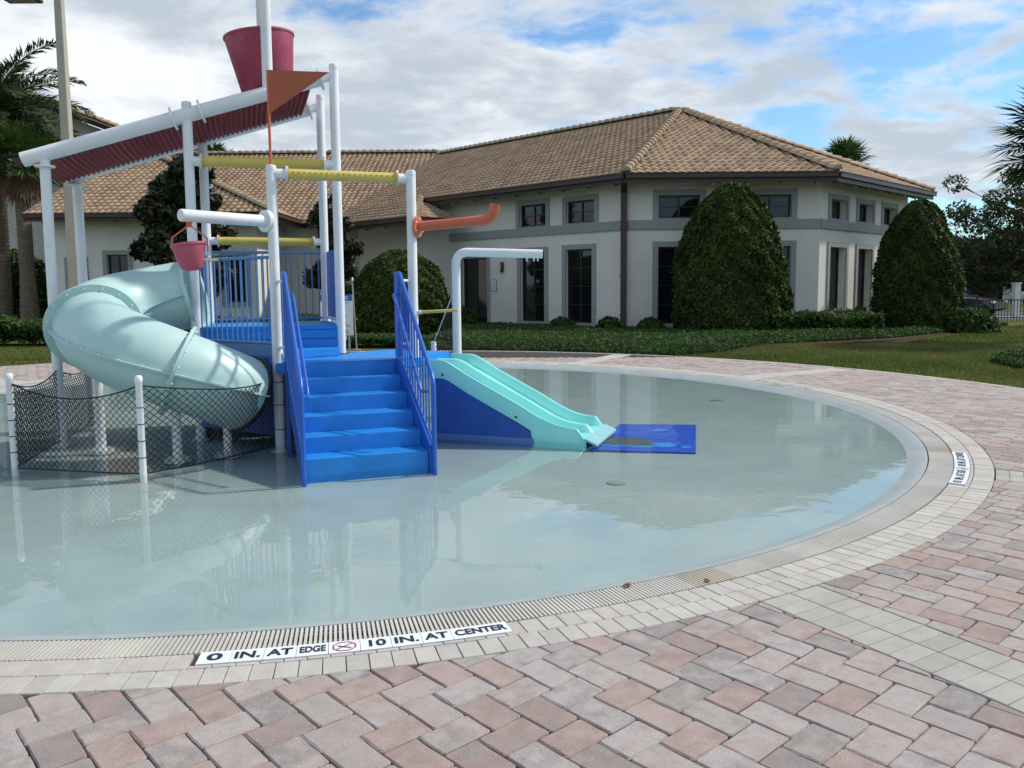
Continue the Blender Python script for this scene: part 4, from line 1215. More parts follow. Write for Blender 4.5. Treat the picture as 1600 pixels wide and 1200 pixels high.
qP = EL + eL * -8.1 - Vector((S2, S2)) * 2.1
roof_plane(club, qP, eR, (-S2, S2), ZE - 2.1 * PT, [(0, 0), (2.1, 0), (2.1, 2.1)])
caps(club, v3(EL, ZE), apex); caps(club, v3(ER, ZE), apex)
caps(club, apex + Vector((-S2, S2, 0)) * 16, apex)
caps(club, v3(ER + eR * 8.7, ZE), apex)
caps(club, v3(qP, ZE - 2.1 * PT), v3(EL + eL * -10.2, ZE))
eave(club, EL, ER, (0, -1), ZE, mit=(.40, .40))
eave(club, EL - eL * 10.0, EL, (-S2, -S2), ZE, mit=(0, .40))
eave(club, ER, ER + eR * 8.7, (S2, -S2), ZE, mit=(.40, 0))
eave(club, qP - eL * 6.2, qP, (-S2, -S2), ZE - 2.1 * PT, .9, 1.2, (0, .97))
eave(club, qP, qP + eR * 2.1, (S2, -S2), ZE - 2.1 * PT, .9, 99., (.97, 0))
bk = MB(); a0 = apex; a1 = apex + Vector((-S2, S2, 0)) * 16; ob_ = Vector((S2, S2, 0)) * 8
bk.add([a0, a1, a1 + ob_ - Vector((0, 0, 8 * PT)), v3(ER + eR * 8.7, ZE)], [(3, 2, 1, 0)]); bk.build('roof', 'roof_base', club)
# porch walls under the low eave
pw = c1 + dl * 8.85
wall(club, pw, nl, nr, 1.25, 0, 4.6)
wall(club, pw + nl * 1.25, dl, nl, 4.6, 0, 4.1, [(1.0, 2.0, .9, 2.5)])
window(club, pw + nl * 1.25, dl, nl, 1.0, 2.0, .9, 2.5, cols=2, rows=2)
# lamp and plaque by the door
wl_ = root('wall_lantern', 'slim dark wall lantern beside the clubhouse entrance door', 'wall lamp', v3(c1 + dl * 5.84 + nl * .02, 2.05))
pl_ = c1 + dl * 5.84 + nl * .07
MB().box(v3(pl_, 2.30), (.13, .11, .36), (dl.x, dl.y, 0), (nl.x, nl.y, 0)).build('lantern_body', 'frame_dark', wl_, bevel=.02)
MB().tube([v3(pl_ + nl * .03, 2.14), v3(pl_ + nl * .03, 2.08)], [.05, .02], 12).build('lantern_tip', 'frame_dark', wl_, True)
MB().box(v3(pl_ + nl * .058, 2.31), (.07, .01, .24), (dl.x, dl.y, 0), (nl.x, nl.y, 0)).build('lantern_glass', 'lamp_lens', wl_)
pq = root('wall_plaque', 'small pale blue arched notice plaque on the wall beside the entrance door', 'plaque', v3(c1 + dl * 6.33 + nl * .03, 1.39))
def plaque_prism(w, h0, h1, off, th):
    pr = [(-w, h0), (w, h0), (w, h1)] + [(w * math.cos(PI * k / 10), h1 + w * .6 * math.sin(PI * k / 10)) for k in range(1, 10)] + [(-w, h1)]
    n = len(pr); cpt = c1 + dl * 6.33; vs = [v3(cpt - dl * t + nl * (off + dd), z) for dd in (0, th) for t, z in pr]
    return MB().add(vs, [tuple(reversed(range(n))), tuple(range(n, 2 * n))] + [(i, (i + 1) % n, (i + 1) % n + n, i + n) for i in range(n)])
plaque_prism(.165, 1.39, 1.74, .0, .02).build('plaque_board', 'sign_blue', pq); plaque_prism(.14, 1.41, 1.73, .02, .006).build('plaque_face', 'tile_white', pq)
for z in (1.50, 1.56, 1.62, 1.70): MB().box(v3(c1 + dl * 6.33 + nl * .028, z), (.2, .004, .016), (dl.x, dl.y, 0), (nl.x, nl.y, 0)).build('print_line', 'sign_blue', pq)

# ------------------------------------------------------------------ left wing and gabled block
wing = root('clubhouse_wing', 'low cream wing with wide tiled hip roof behind the spiral slide', 'building', (-14, 33, 0))
WW = [(6.55, 7.36, 1.04, 2.82), (2.0, 2.8, 1.10, 2.9)]
wall(wing, (-17.6, 31.9), (1, 0), (0, -1), 7.8, 0, 4.5, WW + [(.5, 1.1, .02, 2.67)])
wall(wing, (-17.6, 31.9), (0, 1), (-1, 0), 7, 0, 4.5)
for h in WW: window(wing, (-17.6, 31.9), (1, 0), (0, -1), *h, tr=.17, cols=2, rows=2)
window(wing, (-17.6, 31.9), (1, 0), (0, -1), .5, 1.1, .02, 2.67, tr=.15, cols=1, rows=1, door=True, name='side_door')
wall(wing, (-9.8, 31.9), (0, 1), (1, 0), 6, 0, 4.5)
wall(wing, (-9.8, 36.), (1, 0), (0, -1), 4.6, 0, 4.4)
roof_plane(wing, (-8.9, 31.), (1, 0), (0, 1), 4.42, [(-9.3, 0), (0, 0), (-8, 8), (-9.3, 8)])
roof_plane(wing, (-8.9, 31.), (0, 1), (-1, 0), 4.42, [(0, 0), (9, 0), (8, 8)])
caps(wing, (-8.9, 31, 4.42), (-16.9, 39, 4.42 + 8 * PT)); caps(wing, (-18.2, 39, 4.42 + 8 * PT), (-16.9, 39, 4.42 + 8 * PT))
roof_plane(wing, (-8., 34.9), (1, 0), (0, 1), 4.3, [(-6, 0), (.3, 0), (4.44, 10), (-11.0, 10), (-11.0, 4)])
caps(wing, (-19, 44.9, 4.3 + 10 * PT), (-3.6, 44.9, 4.3 + 10 * PT))
eave(wing, (-18.2, 31.), (-8.9, 31.), (0, -1), 4.42, .9, 1.2, (0, .97))
eave(wing, (-8.9, 31.), (-8.9, 36.), (1, 0), 4.42, .9, 1.2, (.97, 0))

gab = root('gabled_building', 'taller cream gabled building rising behind the palms on the left', 'building', (-27, 44, 0))
gz = lambda x: 12.1 - abs(x + 26.6) * .376
pr = [(-34, 0), (-19.0, 0), (-19.0, gz(-19.0) - .25), (-26.6, 11.85), (-34, gz(-34) - .25)]; n = len(pr)
vs = [(x, 41.0, z) for x, z in pr] + [(x, 52., z) for x, z in pr]
MB().add(vs, [tuple(range(n)), tuple(reversed(range(n, 2 * n)))] + [(i, i + n, (i + 1) % n + n, (i + 1) % n) for i in range(n)]).build('wall', 'stucco', gab)
for x0, x1 in ((-26.6, -18.3), (-26.6, -34.8)):
    for nm, y0, y1, dz, th, m in (('roof', 40.35, 52.5, .0, .10, 'roof_cap'), ('barge_board', 40.40, 40.52, -.22, .22, 'brown_metal'), ('soffit', 40.5, 41.05, -.12, .04, 'soffit')):
        q = [(x0, y0, gz(x0) + dz), (x1, y0, gz(x1) + dz), (x1, y1, gz(x1) + dz), (x0, y1, gz(x0) + dz)]
        MB().add(q + [(x, y, z + th) for x, y, z in q], [(3, 2, 1, 0), (4, 5, 6, 7), (0, 1, 5, 4), (1, 2, 6, 5), (2, 3, 7, 6), (3, 0, 4, 7)]).build(nm, m, gab)
    caps(gab, (x1, 40.45, gz(x1) + .1), (x0, 40.45, gz(x0) + .1))

# ------------------------------------------------------------------ planting
def in_poly_pts(poly, n):
    xs = [p[0] for p in poly]; ys = [p[1] for p in poly]; out = []
    while len(out) < n:
        x, y = random.uniform(min(xs), max(xs)), random.uniform(min(ys), max(ys))
        if pip(x, y, poly): out.append((x, y))
    return np.array(out)
def topiary(name, label, c, rx, ry, h, n, cat, size=.085, power=2.2, mname='leaf_topiary', z0=.02):
    r_ = root(name, label, cat, (*c, 0))
    u = rng.uniform(0, 1, n) ** .8; th = rng.uniform(0, 2 * PI, n)
    prof = (1 - u ** power) ** (1 / 1.7) * (.86 + .14 * np.minimum(u / .12, 1))
    lump = 1 + .05 * np.sin(th * 3 + u * 9) + .04 * np.sin(th * 7 - u * 15) + .035 * np.sin(th * 13 + u * 31) + .02 * np.sin(th * 29 - u * 57)
    depth = 1 - np.abs(rng.normal(0, .05, n)) + np.where(rng.uniform(0, 1, n) < .03, rng.uniform(.01, .06, n), 0)
    cth, cu = rng.uniform(0, 2 * PI, 260), rng.uniform(0, 1, 260); sel = np.full(n, 9.)
    for k in range(260):
        dth = np.abs((th - cth[k] + PI) % (2 * PI) - PI) * prof * rx; du = (u - cu[k]) * h; sel = np.minimum(sel, np.sqrt(dth ** 2 + du ** 2))
    rad = prof * lump * depth + (.075 - .20 * np.clip(sel, 0, .45)) / rx * (prof > .1)
    P = np.stack([c[0] + rx * rad * np.cos(th), c[1] + ry * rad * np.sin(th), z0 + h * u * (1 + .012 * np.sin(th * 9)) + rng.normal(0, .02, n)], 1)
    slope = u ** (power - 1) * 1.4 + .08
    Nn = unit(np.stack([np.cos(th), np.sin(th), slope], 1))
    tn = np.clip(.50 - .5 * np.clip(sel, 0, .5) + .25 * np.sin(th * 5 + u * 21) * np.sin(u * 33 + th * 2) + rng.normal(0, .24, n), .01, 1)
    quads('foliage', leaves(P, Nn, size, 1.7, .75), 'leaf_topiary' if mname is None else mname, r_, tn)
    k = 40; core = MB(); vs, fs = [], []
    us = np.linspace(0, .985, 14)
    for uu in us:
        for i in range(k):
            a = 2 * PI * i / k; rr_ = ((1 - uu ** power) ** (1 / 1.7)) * .86; vs.append((c[0] + rx * rr_ * math.cos(a), c[1] + ry * rr_ * math.sin(a), z0 + h * uu * .97))
    for j in range(len(us) - 1):
        for i in range(k): fs.append((j * k + i, j * k + (i + 1) % k, (j + 1) * k + (i + 1) % k, (j + 1) * k + i))
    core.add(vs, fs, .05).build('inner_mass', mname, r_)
    MB().tube([(c[0], c[1], -.02), (c[0], c[1], .5)], .09, 8).build('stem', 'bark', r_)
    return r_
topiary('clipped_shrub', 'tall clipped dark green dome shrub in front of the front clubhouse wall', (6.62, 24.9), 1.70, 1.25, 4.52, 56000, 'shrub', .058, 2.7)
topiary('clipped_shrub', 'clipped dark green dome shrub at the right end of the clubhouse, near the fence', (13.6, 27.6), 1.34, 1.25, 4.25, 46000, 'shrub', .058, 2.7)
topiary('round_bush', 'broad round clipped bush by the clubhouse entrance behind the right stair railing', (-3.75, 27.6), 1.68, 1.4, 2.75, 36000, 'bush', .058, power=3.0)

def hedge(name, label, poly, h, n, m, cat, size=.07, kind=None, edge=0., ragged=.1):
    P2 = in_poly_pts(poly, n)
    ar = abs(area(poly)); hh = h * (.72 + .28 * (.5 + .5 * np.sin(P2[:, 0] * 2.1 + 1.3 * np.sin(P2[:, 1] * 1.7)) * np.cos(P2[:, 1] * 2.7)))
    dm = np.full(n, 9.)
    for i in range(len(poly)):
        p, q = np.array(poly[i]), np.array(poly[(i + 1) % len(poly)]); e = q - p; t = np.clip(((P2 - p) @ e) / (e @ e), 0, 1); dm = np.minimum(dm, np.linalg.norm(P2 - p - t[:, None] * e, axis=1))
    hh = hh * (np.clip(dm / edge, .12, 1) ** .6 if edge else 1)
    z = hh * (rng.uniform(0, 1, n) ** .35) + rng.normal(0, ragged * h, n) * .5
    z = np.maximum(z, .01)
    P = np.concatenate([P2, z[:, None]], 1)
    Nn = np.zeros((n, 3)); Nn[:, 2] = 1; Nn[:, 1] = -.5
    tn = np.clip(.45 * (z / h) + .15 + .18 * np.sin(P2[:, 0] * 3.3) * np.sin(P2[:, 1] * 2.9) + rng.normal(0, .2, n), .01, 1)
    Q = leaves(P, Nn, size, 2.0, 1.0)
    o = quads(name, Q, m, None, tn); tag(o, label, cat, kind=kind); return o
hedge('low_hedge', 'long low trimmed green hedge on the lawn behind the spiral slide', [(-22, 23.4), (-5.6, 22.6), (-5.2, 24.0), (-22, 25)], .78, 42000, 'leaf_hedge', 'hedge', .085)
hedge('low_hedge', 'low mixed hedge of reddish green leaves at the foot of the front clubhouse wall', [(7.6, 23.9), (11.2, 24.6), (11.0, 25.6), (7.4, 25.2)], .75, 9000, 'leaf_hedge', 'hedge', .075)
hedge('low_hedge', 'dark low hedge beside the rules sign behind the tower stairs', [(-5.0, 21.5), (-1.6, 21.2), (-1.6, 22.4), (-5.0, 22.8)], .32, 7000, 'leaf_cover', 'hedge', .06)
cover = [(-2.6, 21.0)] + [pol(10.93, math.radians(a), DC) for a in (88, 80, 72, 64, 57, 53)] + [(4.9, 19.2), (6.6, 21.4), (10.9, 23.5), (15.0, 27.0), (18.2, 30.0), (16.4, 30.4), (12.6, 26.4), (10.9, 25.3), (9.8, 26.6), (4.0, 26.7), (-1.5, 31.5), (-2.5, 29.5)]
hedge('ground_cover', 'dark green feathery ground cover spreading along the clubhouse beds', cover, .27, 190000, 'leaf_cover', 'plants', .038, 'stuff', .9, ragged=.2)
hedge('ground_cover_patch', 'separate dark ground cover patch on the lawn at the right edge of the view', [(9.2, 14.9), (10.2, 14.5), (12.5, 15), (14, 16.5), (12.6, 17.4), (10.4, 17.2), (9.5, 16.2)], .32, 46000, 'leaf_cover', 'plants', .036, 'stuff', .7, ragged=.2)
mul = MB(); mul.add([(x, y, .004) for x, y in [(-3, 21.2)] + [pol(10.9, math.radians(a), DC) for a in (89, 80, 71, 62, 54)] + [(5, 19.3), (11, 22.9), (18.2, 29.9), (18, 32), (12, 28), (3.8, 28), (-5, 34), (-6, 29)]], [tuple(range(14))]); struct('planting_bed', mul, 'mulch')
def small_shrub(c, r, h, n, label, m='leaf_hedge', size=.08):
    d = unit(rng.normal(size=(n, 3))); d[:, 2] = np.abs(d[:, 2]); k = rng.uniform(.55, 1.05, (n, 1))
    P = np.array([[c[0], c[1], .03]]) + d * k * np.array([[r, r, h]])
    o = quads('leafy_shrub', leaves(P, d, size, 2.0, .9), m, None, np.clip(rng.normal(.55, .25, n) * k[:, 0], .01, 1)); tag(o, label, 'shrub')
small_shrub((-1.75, 29.6), .55, .85, 1500, 'small leafy shrub at the foot of the entrance door')
small_shrub((3.1, 25.9), .45, .55, 1300, 'small leafy shrub at the foot of the brown downpipe, left side')
small_shrub((4.35, 25.7), .5, .5, 1300, 'small leafy shrub just right of the brown downpipe')
small_shrub((1.7, 27.4), .5, .5, 1300, 'small leafy shrub under the two tall entrance-side windows')
small_shrub((11.5, 27.1), .55, .75, 1500, 'small leafy shrub below the windows of the side wall')
small_shrub((14.7, 26.2), .8, .75, 2400, 'yellow-green leafy shrub at the foot of the right dome shrub')
small_shrub((10.9, 26.2), .4, .4, 900, 'little shrub at the corner of the cream side wall')

small_shrub((-23.4, 38.2), 2.6, 3.3, 9000, 'dark undergrowth shrub filling the gap behind the two palm trunks', 'leaf_cover', .16)

# grass blades on the lawn near the deck
def blades(poly, n, h):
    P2 = in_poly_pts(poly, n); a = rng.uniform(0, 2 * PI, n); w = rng.uniform(.006, .012, n); hh = h * rng.uniform(.5, 1.3, n)
    base = np.concatenate([P2, np.full((n, 1), -.014)], 1); dx = np.stack([np.cos(a), np.sin(a), np.zeros(n)], 1) * w[:, None]
    tip = base + np.stack([rng.normal(0, .5, n) * hh, rng.normal(0, .5, n) * hh, hh], 1)
    tn = np.clip(.36 + .22 * np.sin(P2[:, 0] * .9 + 1.2 * np.sin(P2[:, 1] * .7)) + .2 * np.sin(P2[:, 0] * 2.3 - P2[:, 1] * 1.1) * np.sin(P2[:, 1] * 1.9) + .55 * np.exp(-((P2[:, 0] - 11.5) ** 2 / 9 + (P2[:, 1] - 20.3) ** 2 / 3)) + rng.normal(0, .2, n), .01, 1)
    return np.stack([base - dx, base + dx, tip], 1), tn
def ring_pts(a0, a1, r0, r1): return [pol(r0, math.radians(a0 + (a1 - a0) * k / 12), DC) for k in range(13)] + [pol(r1, math.radians(a1 + (a0 - a1) * k / 12), DC) for k in range(13)]
B1, T1 = blades(ring_pts(-8, 66, 10.87, 16.5), 90000, .05)
B2, T2 = blades([(-20, 13), (-12.4, 14.6), (-10.4, 17.4), (-7, 19.7), (-5.2, 22.5), (-22, 23.4)], 60000, .05)
B3, T3 = blades([(8, 10), (13, 12), (24, 24), (24, 31), (18.6, 30), (11, 22.6), (8.2, 18)], 70000, .06)
g = quads('grass', np.concatenate([B1, B2, B3]), 'grass_blade', None, np.concatenate([T1, T2, T3])); tag(g, 'short patchy green and brown lawn grass around the deck', 'grass', kind='stuff')

# palms
def feather_palm(label, c, H_, trunk_r, fronds, flen, mname='leaf_palm', name='date_palm', seed=1):
    r_ = root(name, label, 'palm tree', (*c, 0)); rr_ = np.random.default_rng(seed)
    pts = [(c[0], c[1], -.05)] + [(c[0] + .02 * math.sin(k), c[1], H_ * k / 10) for k in range(1, 11)]
    mbt = MB()
    n = int(H_ / .16)
    for k in range(n):
        z = H_ * k / n; w = trunk_r * (1.25 if k < 3 else 1.0) * (1.0 + .35 * max(0, (z / H_ - .88) / .12))
        mbt.tube([(c[0], c[1], z), (c[0], c[1], z + .15), (c[0], c[1], z + .17)], [w * .9, w * 1.06, w * .86], 14, False)
    mbt.build('trunk', 'palm_trunk', r_)
    Q, T = [], []
    stems = MB()
    for f in range(fronds):
        az = 2 * PI * f * .381966; el = math.radians(82 - 105 * ((f + .5) / fronds) ** .9) ; L_ = flen * rr_.uniform(.85, 1.1)
        p = np.array([c[0], c[1], H_ + .1]); d = np.array([math.cos(az) * math.cos(el), math.sin(az) * math.cos(el), math.sin(el)])
        hz = np.array([math.cos(az), math.sin(az), 0]); pts_ = [p.copy()]
        M_ = 34; st = L_ / M_; e = el
        for k in range(M_):
            e -= math.radians(1.5 + 1.6 * k / M_) * (1.0 if el > 0 else .7)
            d = hz * math.cos(e) + np.array([0, 0, math.sin(e)]); p = p + d * st; pts_.append(p.copy())
            if k > 3:
                t = k / M_; ll = flen * .19 * math.sin(PI * min(1, .12 + t * .88)) ** .6 * rr_.uniform(.8, 1.15)
                side = np.cross(d, np.array([0, 0, 1.])); side /= np.linalg.norm(side) + 1e-9; upv = np.cross(side, d)
                for s in (-1, 1):
                    for rep in range(3):
                        ld = side * s * .75 + d * .65 + upv * rr_.uniform(-.05, .45) + rr_.normal(0, .12, 3); ld /= np.linalg.norm(ld)
                        q0 = p - d * st * rep * .33; tip = q0 + ld * ll + np.array([0, 0, -.12 * ll]); wv = d * .03 * (flen / 3)
                        mid = q0 + ld * ll * .5
                        Q.append([q0, mid + wv, tip, mid - wv]); T.append(np.clip(rr_.normal(.45, .25), .01, 1))
        stems.tube([tuple(x) for x in pts_[::4]], [.035 * (1 - i / (len(pts_[::4]) + 1)) + .006 for i in range(len(pts_[::4]))], 5, False, .3)
    quads('fronds', np.array(Q), mname, r_, T); stems.build('frond_stems', mname, r_)
    return r_
def fan_palm(label, c, H_, trunk_r, nf, R_, name='fan_palm', seed=2, dry=14):
    r_ = root(name, label, 'palm tree', (*c, 0)); rr_ = np.random.default_rng(seed)
    mbt = MB(); n = int(H_ / .2)
    for k in range(n):
        z = H_ * k / n; w = trunk_r * (1.35 - .35 * min(1, z / 2.2)); mbt.tube([(c[0], c[1], z), (c[0], c[1], z + .19), (c[0], c[1], z + .21)], [w * .97, w * 1.04, w * .93], 14, False)
    mbt.build('trunk', 'palm_trunk', r_)
    Q, T, QD, TD = [], [], [], []; stems = MB()
    for f in range(nf + dry):
        dead = f >= nf
        az = 2 * PI * f * .381966 + rr_.uniform(-.2, .2); el = math.radians(78 - 115 * (f / nf)) if not dead else math.radians(rr_.uniform(-80, -55))
        hz = np.array([math.cos(az), math.sin(az), 0]); d = hz * math.cos(el) + np.array([0, 0, math.sin(el)])
        sl_ = R_ * (.52 if not dead else .3); b = np.array([c[0], c[1], H_ - (.1 if not dead else .35)]); hub = b + d * sl_
        if not dead: stems.tube([tuple(b), tuple(hub)], .018, 4, False, .4)
        side = np.cross(d, np.array([0, 0, 1.])); side /= np.linalg.norm(side) + 1e-9; upv = np.cross(side, d)
        nb = 26
        for k in range(nb):
            a = math.radians(-115 + 230 * k / (nb - 1)); bd = d * math.cos(a) + side * math.sin(a) + upv * rr_.uniform(.0, .22); bd /= np.linalg.norm(bd)
            ll = R_ * .58 * (.8 + .2 * math.cos(a)) * rr_.uniform(.85, 1.1); tip = hub + bd * ll + np.array([0, 0, -.16 * ll * (1.5 if dead else 1)]); m_ = hub + bd * ll * .55
            wv = np.cross(bd, upv); wv = wv / (np.linalg.norm(wv) + 1e-9) * R_ * .022
            (QD if dead else Q).append([hub, m_ + wv, tip, m_ - wv]); (TD if dead else T).append(np.clip(rr_.normal(.5, .25), .01, 1))
    quads('fronds', np.array(Q), 'leaf_fan', r_, T); stems.build('frond_stems', 'leaf_fan', r_)
    if QD: quads('dry_fronds', np.array(QD), 'leaf_dry', r_, TD)
    return r_
feather_palm('tall feather-leaved date palm with thick trunk at the left edge of the view', (-22.2, 36.), 8.7, .33, 52, 4.5, seed=4)
fan_palm('fan-leaved palm with grey trunk just left of the lamp post', (-19.95, 34.), 6.9, .28, 34, 1.75, seed=5)
fan_palm('fan palm showing above the clubhouse roof at its right end', (17.2, 43.), 7.6, .25, 34, 1.7, seed=8)
fan_palm('nearer fan palm whose fronds hang into the right edge of the view', (14.75, 22.), 5.25, .25, 44, 2.1, seed=9)
fan_palm('distant palm tops just showing over the wing roof behind the yellow bar', (-17.6, 49.), 8.6, .25, 26, 1.9, seed=12)

def tree(label, c, H_, trunk_r, clumps, m, n_leaf, size, name='tree', seed=3, sparse=1.0, trunk_top=None):
    r_ = root(name, label, 'tree', (*c, 0)); rr_ = random.Random(seed)
    tr = MB(); top = trunk_top or H_ * .75
    tr.tube([(c[0], c[1], -.05), (c[0] + .03, c[1], top * .4), (c[0] - .02, c[1] + .03, top)], [trunk_r, trunk_r * .8, trunk_r * .3], 10).build('trunk', 'bark', r_, True)
    lim = MB(); P, Nn, T = [], [], []
    for (x, y, z, r) in clumps:
        a = Vector((c[0], c[1], max(.5, min(top, z * .55)))); b = Vector((c[0] + x, c[1] + y, z)); md = a.lerp(b, .5) + Vector((rr_.uniform(-.2, .2), rr_.uniform(-.2, .2), .15))
        lim.tube([a, md, b], [trunk_r * .22, trunk_r * .13, .008], 6, False)
        for k in range(3):
            e = b + Vector((rr_.uniform(-1, 1), rr_.uniform(-1, 1), rr_.uniform(-.5, 1))) * r; lim.tube([md.lerp(b, .6), b.lerp(e, .5), e], [.02, .014, .005], 4, False)
        n = int(n_leaf * r * r); d = unit(rng.normal(size=(n, 3))); kk = rng.uniform(.35, 1.05, (n, 1)) ** (.6 / sparse)
        P.append(np.array([[b.x, b.y, b.z]]) + d * kk * r * np.array([[1, 1, .8]])); Nn.append(d + np.array([[0, 0, .4]])); T.append(np.clip(rng.normal(.35, .25, n) + .25 * d[:, 2], .01, 1))
    lim.build('limbs', 'bark', r_)
    quads('crown', leaves(np.concatenate(P), np.concatenate(Nn), size, 2.1, .8), m, r_, np.concatenate(T))
    return r_
R3 = random.Random(21)
mg = [(R3.uniform(-1, 1) * 1.15 * (1 - .55 * t) , R3.uniform(-.8, .8) * (1 - .5 * t), 1.3 + 4.3 * t, R3.uniform(.42, .68)) for t in [k / 29 for k in range(30)]] + [(1.0, 0, 4.6, .4), (-1.45, .1, 2.9, .42), (1.35, 0, 3.4, .5), (-1.2, 0, 4.2, .4), (.25, 0, 5.75, .45), (.1, .1, 5.3, .6)]
tree('dark glossy magnolia tree between the flume posts, in front of the wing', (-11.35, 28.6), 6.0, .12, mg, 'leaf_magnolia', 1500, .15, 'magnolia_tree')
mg2 = [(R3.uniform(-1, 1) * .62 * (1 - .3 * t), R3.uniform(-.5, .5), .9 + 3.3 * t, R3.uniform(.3, .5)) for t in [k / 19 for k in range(20)]] + [(.2, 0, 4.55, .28), (.9, 0, 3.0, .32)]
tree('slim dark magnolia tree seen between the tower posts, left of the round bush', (-6.45, 29.4), 4.7, .08, mg2, 'leaf_magnolia', 1200, .13, 'magnolia_tree')
rt = [(R3.uniform(-1, 1) * 4.6, R3.uniform(-2, 2), 2.0 + 5.2 * R3.random() ** 1.5, R3.uniform(.35, .75)) for k in range(84)]
tree('open dark oak with gaps of sky behind the right end of the lawn', (27.4, 42.), 8.5, .25, rt, 'leaf_tree', 420, .10, 'oak_tree', sparse=1.5)
rt2 = [(R3.uniform(-1, 1) * 3.2, R3.uniform(-2, 2), 1.3 + 4.0 * R3.random() ** 1.6, R3.uniform(.3, .65)) for k in range(80)]
tree('thin straggly tree with bare twigs between the right dome shrub and the oak', (23.9, 41.), 5.6, .15, rt2, 'leaf_tree', 380, .09, 'straggly_tree', sparse=1.6)
for i, (x, y, h) in enumerate(((22., 70., 3.2), (28., 74., 4.0), (34., 72., 3.6), (40., 68., 4.4), (46., 72., 4.), (54., 75., 4.4))):
    cl = [(R3.uniform(-1, 1) * 4.0, R3.uniform(-1, 1), .6 + h * R3.random(), R3.uniform(.9, 1.5)) for k in range(26)]
    tree(['dark tree mass beyond the road, nearest the dome shrub', 'dark leafy tree beyond the road behind the thin sign pole', 'dark leafy tree beyond the road between pole and columns', 'dark leafy tree beyond the road behind the white columns', 'dark leafy tree beyond the road at the right edge', 'far dark tree past the right edge beyond the road'][i], (x, y), h, .2, cl, 'leaf_tree', 260, .30, 'roadside_tree', 3 + i)

# ------------------------------------------------------------------ grounds: path, road, wall, fence
pth = MB().add([(-9, 25.2, .002), (-1.9, 24.0, .002), (-1.7, 25.4, .002), (-9, 26.6, .002)], [(0, 1, 2, 3)]); struct('garden_path', pth, 'path')
rd = MB().add([(12, 35.2, .004), (70, 33.2, .004), (70, 38.2, .004), (12, 40.2, .004)], [(0, 1, 2, 3)]); struct('road', rd, 'asphalt')
kb = MB(); kb.bar((12, 40.3, .05), (70, 38.3, .05), .15, .12); kb.bar((12, 35.1, .05), (70, 33.1, .05), .15, .12); struct('kerb', kb, 'column_white')
sw = root('stone_wall', 'low pale stone block garden wall behind the palm trunks', 'wall', (-25, 40, 0))
for row in range(3):
    x = -31.0 - (.25 if row % 2 else 0)
    while x < -18.2:
        w = random.uniform(.36, .62)
        MB().box((x + w / 2, 39.6 + random.uniform(-.02, .02), .13 + row * .25), (w - .02, .3, .235)).build('stone_block', 'stone', sw, bevel=.02); x += w
x = -31.
while x < -18.2: MB().box((x + .35, 39.58, .80), (.69, .40, .075)).build('cap_stone', 'stone', sw, bevel=.012); x += .7
fn = root('picket_fence', 'black metal picket fence along the lawn end by the road', 'fence', (20, 32, 0))
fa, fb_ = Vector((16.2, 33.1)), Vector((27., 31.6)); fl_ = (fb_ - fa).length; fdv = (fb_ - fa) / fl_
PK = MB().box((0, 0, .47), (.018, .018, .94)).mesh('picket'); PK.materials.append(MATS['fence_black'])
k = 0
while k * .115 < fl_:
    p = fa + fdv * (k * .115); o = link('picket', PK, None, fn); o.location = Vector((p.x, p.y, 0)) - Vector(fn.location); k += 1
for z in (.18, .86): MB().bar(v3(fa, z), v3(fb_, z), .03, .035).build('fence_rail', 'fence_black', fn)
for t in (0, .22, .46, .70, 1): p = fa.lerp(fb_, t); MB().box((p.x, p.y, .52), (.07, .07, 1.04)).build('fence_post', 'fence_black', fn)
for i, (x, y, h, lab) in enumerate(((22.9, 37.3, 1.50, 'nearer white square column standing past the picket fence'), (28.2, 46.8, 1.52, 'farther white square column standing past the picket fence'))):
    cl_ = root('gate_column', lab, 'column', (x, y, 0)); MB().box((x, y, h / 2), (.27, .27, h)).build('shaft', 'column_white', cl_, bevel=.015); MB().box((x, y, h + .02), (.33, .33, .06)).build('cap', 'column_white', cl_, bevel=.01)
sp_ = root('sign_pole', 'thin grey pole standing beyond the road next to the dark car', 'pole', (24.9, 45., 0)); MB().tube([(24.9, 45., 0), (24.9, 45., 2.45)], .055, 10).build('pole', 'concrete_pole', sp_, True); MB().disc((24.9, 45., 2.46), (0, 0, 1), .07, .04, 12).build('pole_cap', 'concrete_pole', sp_)

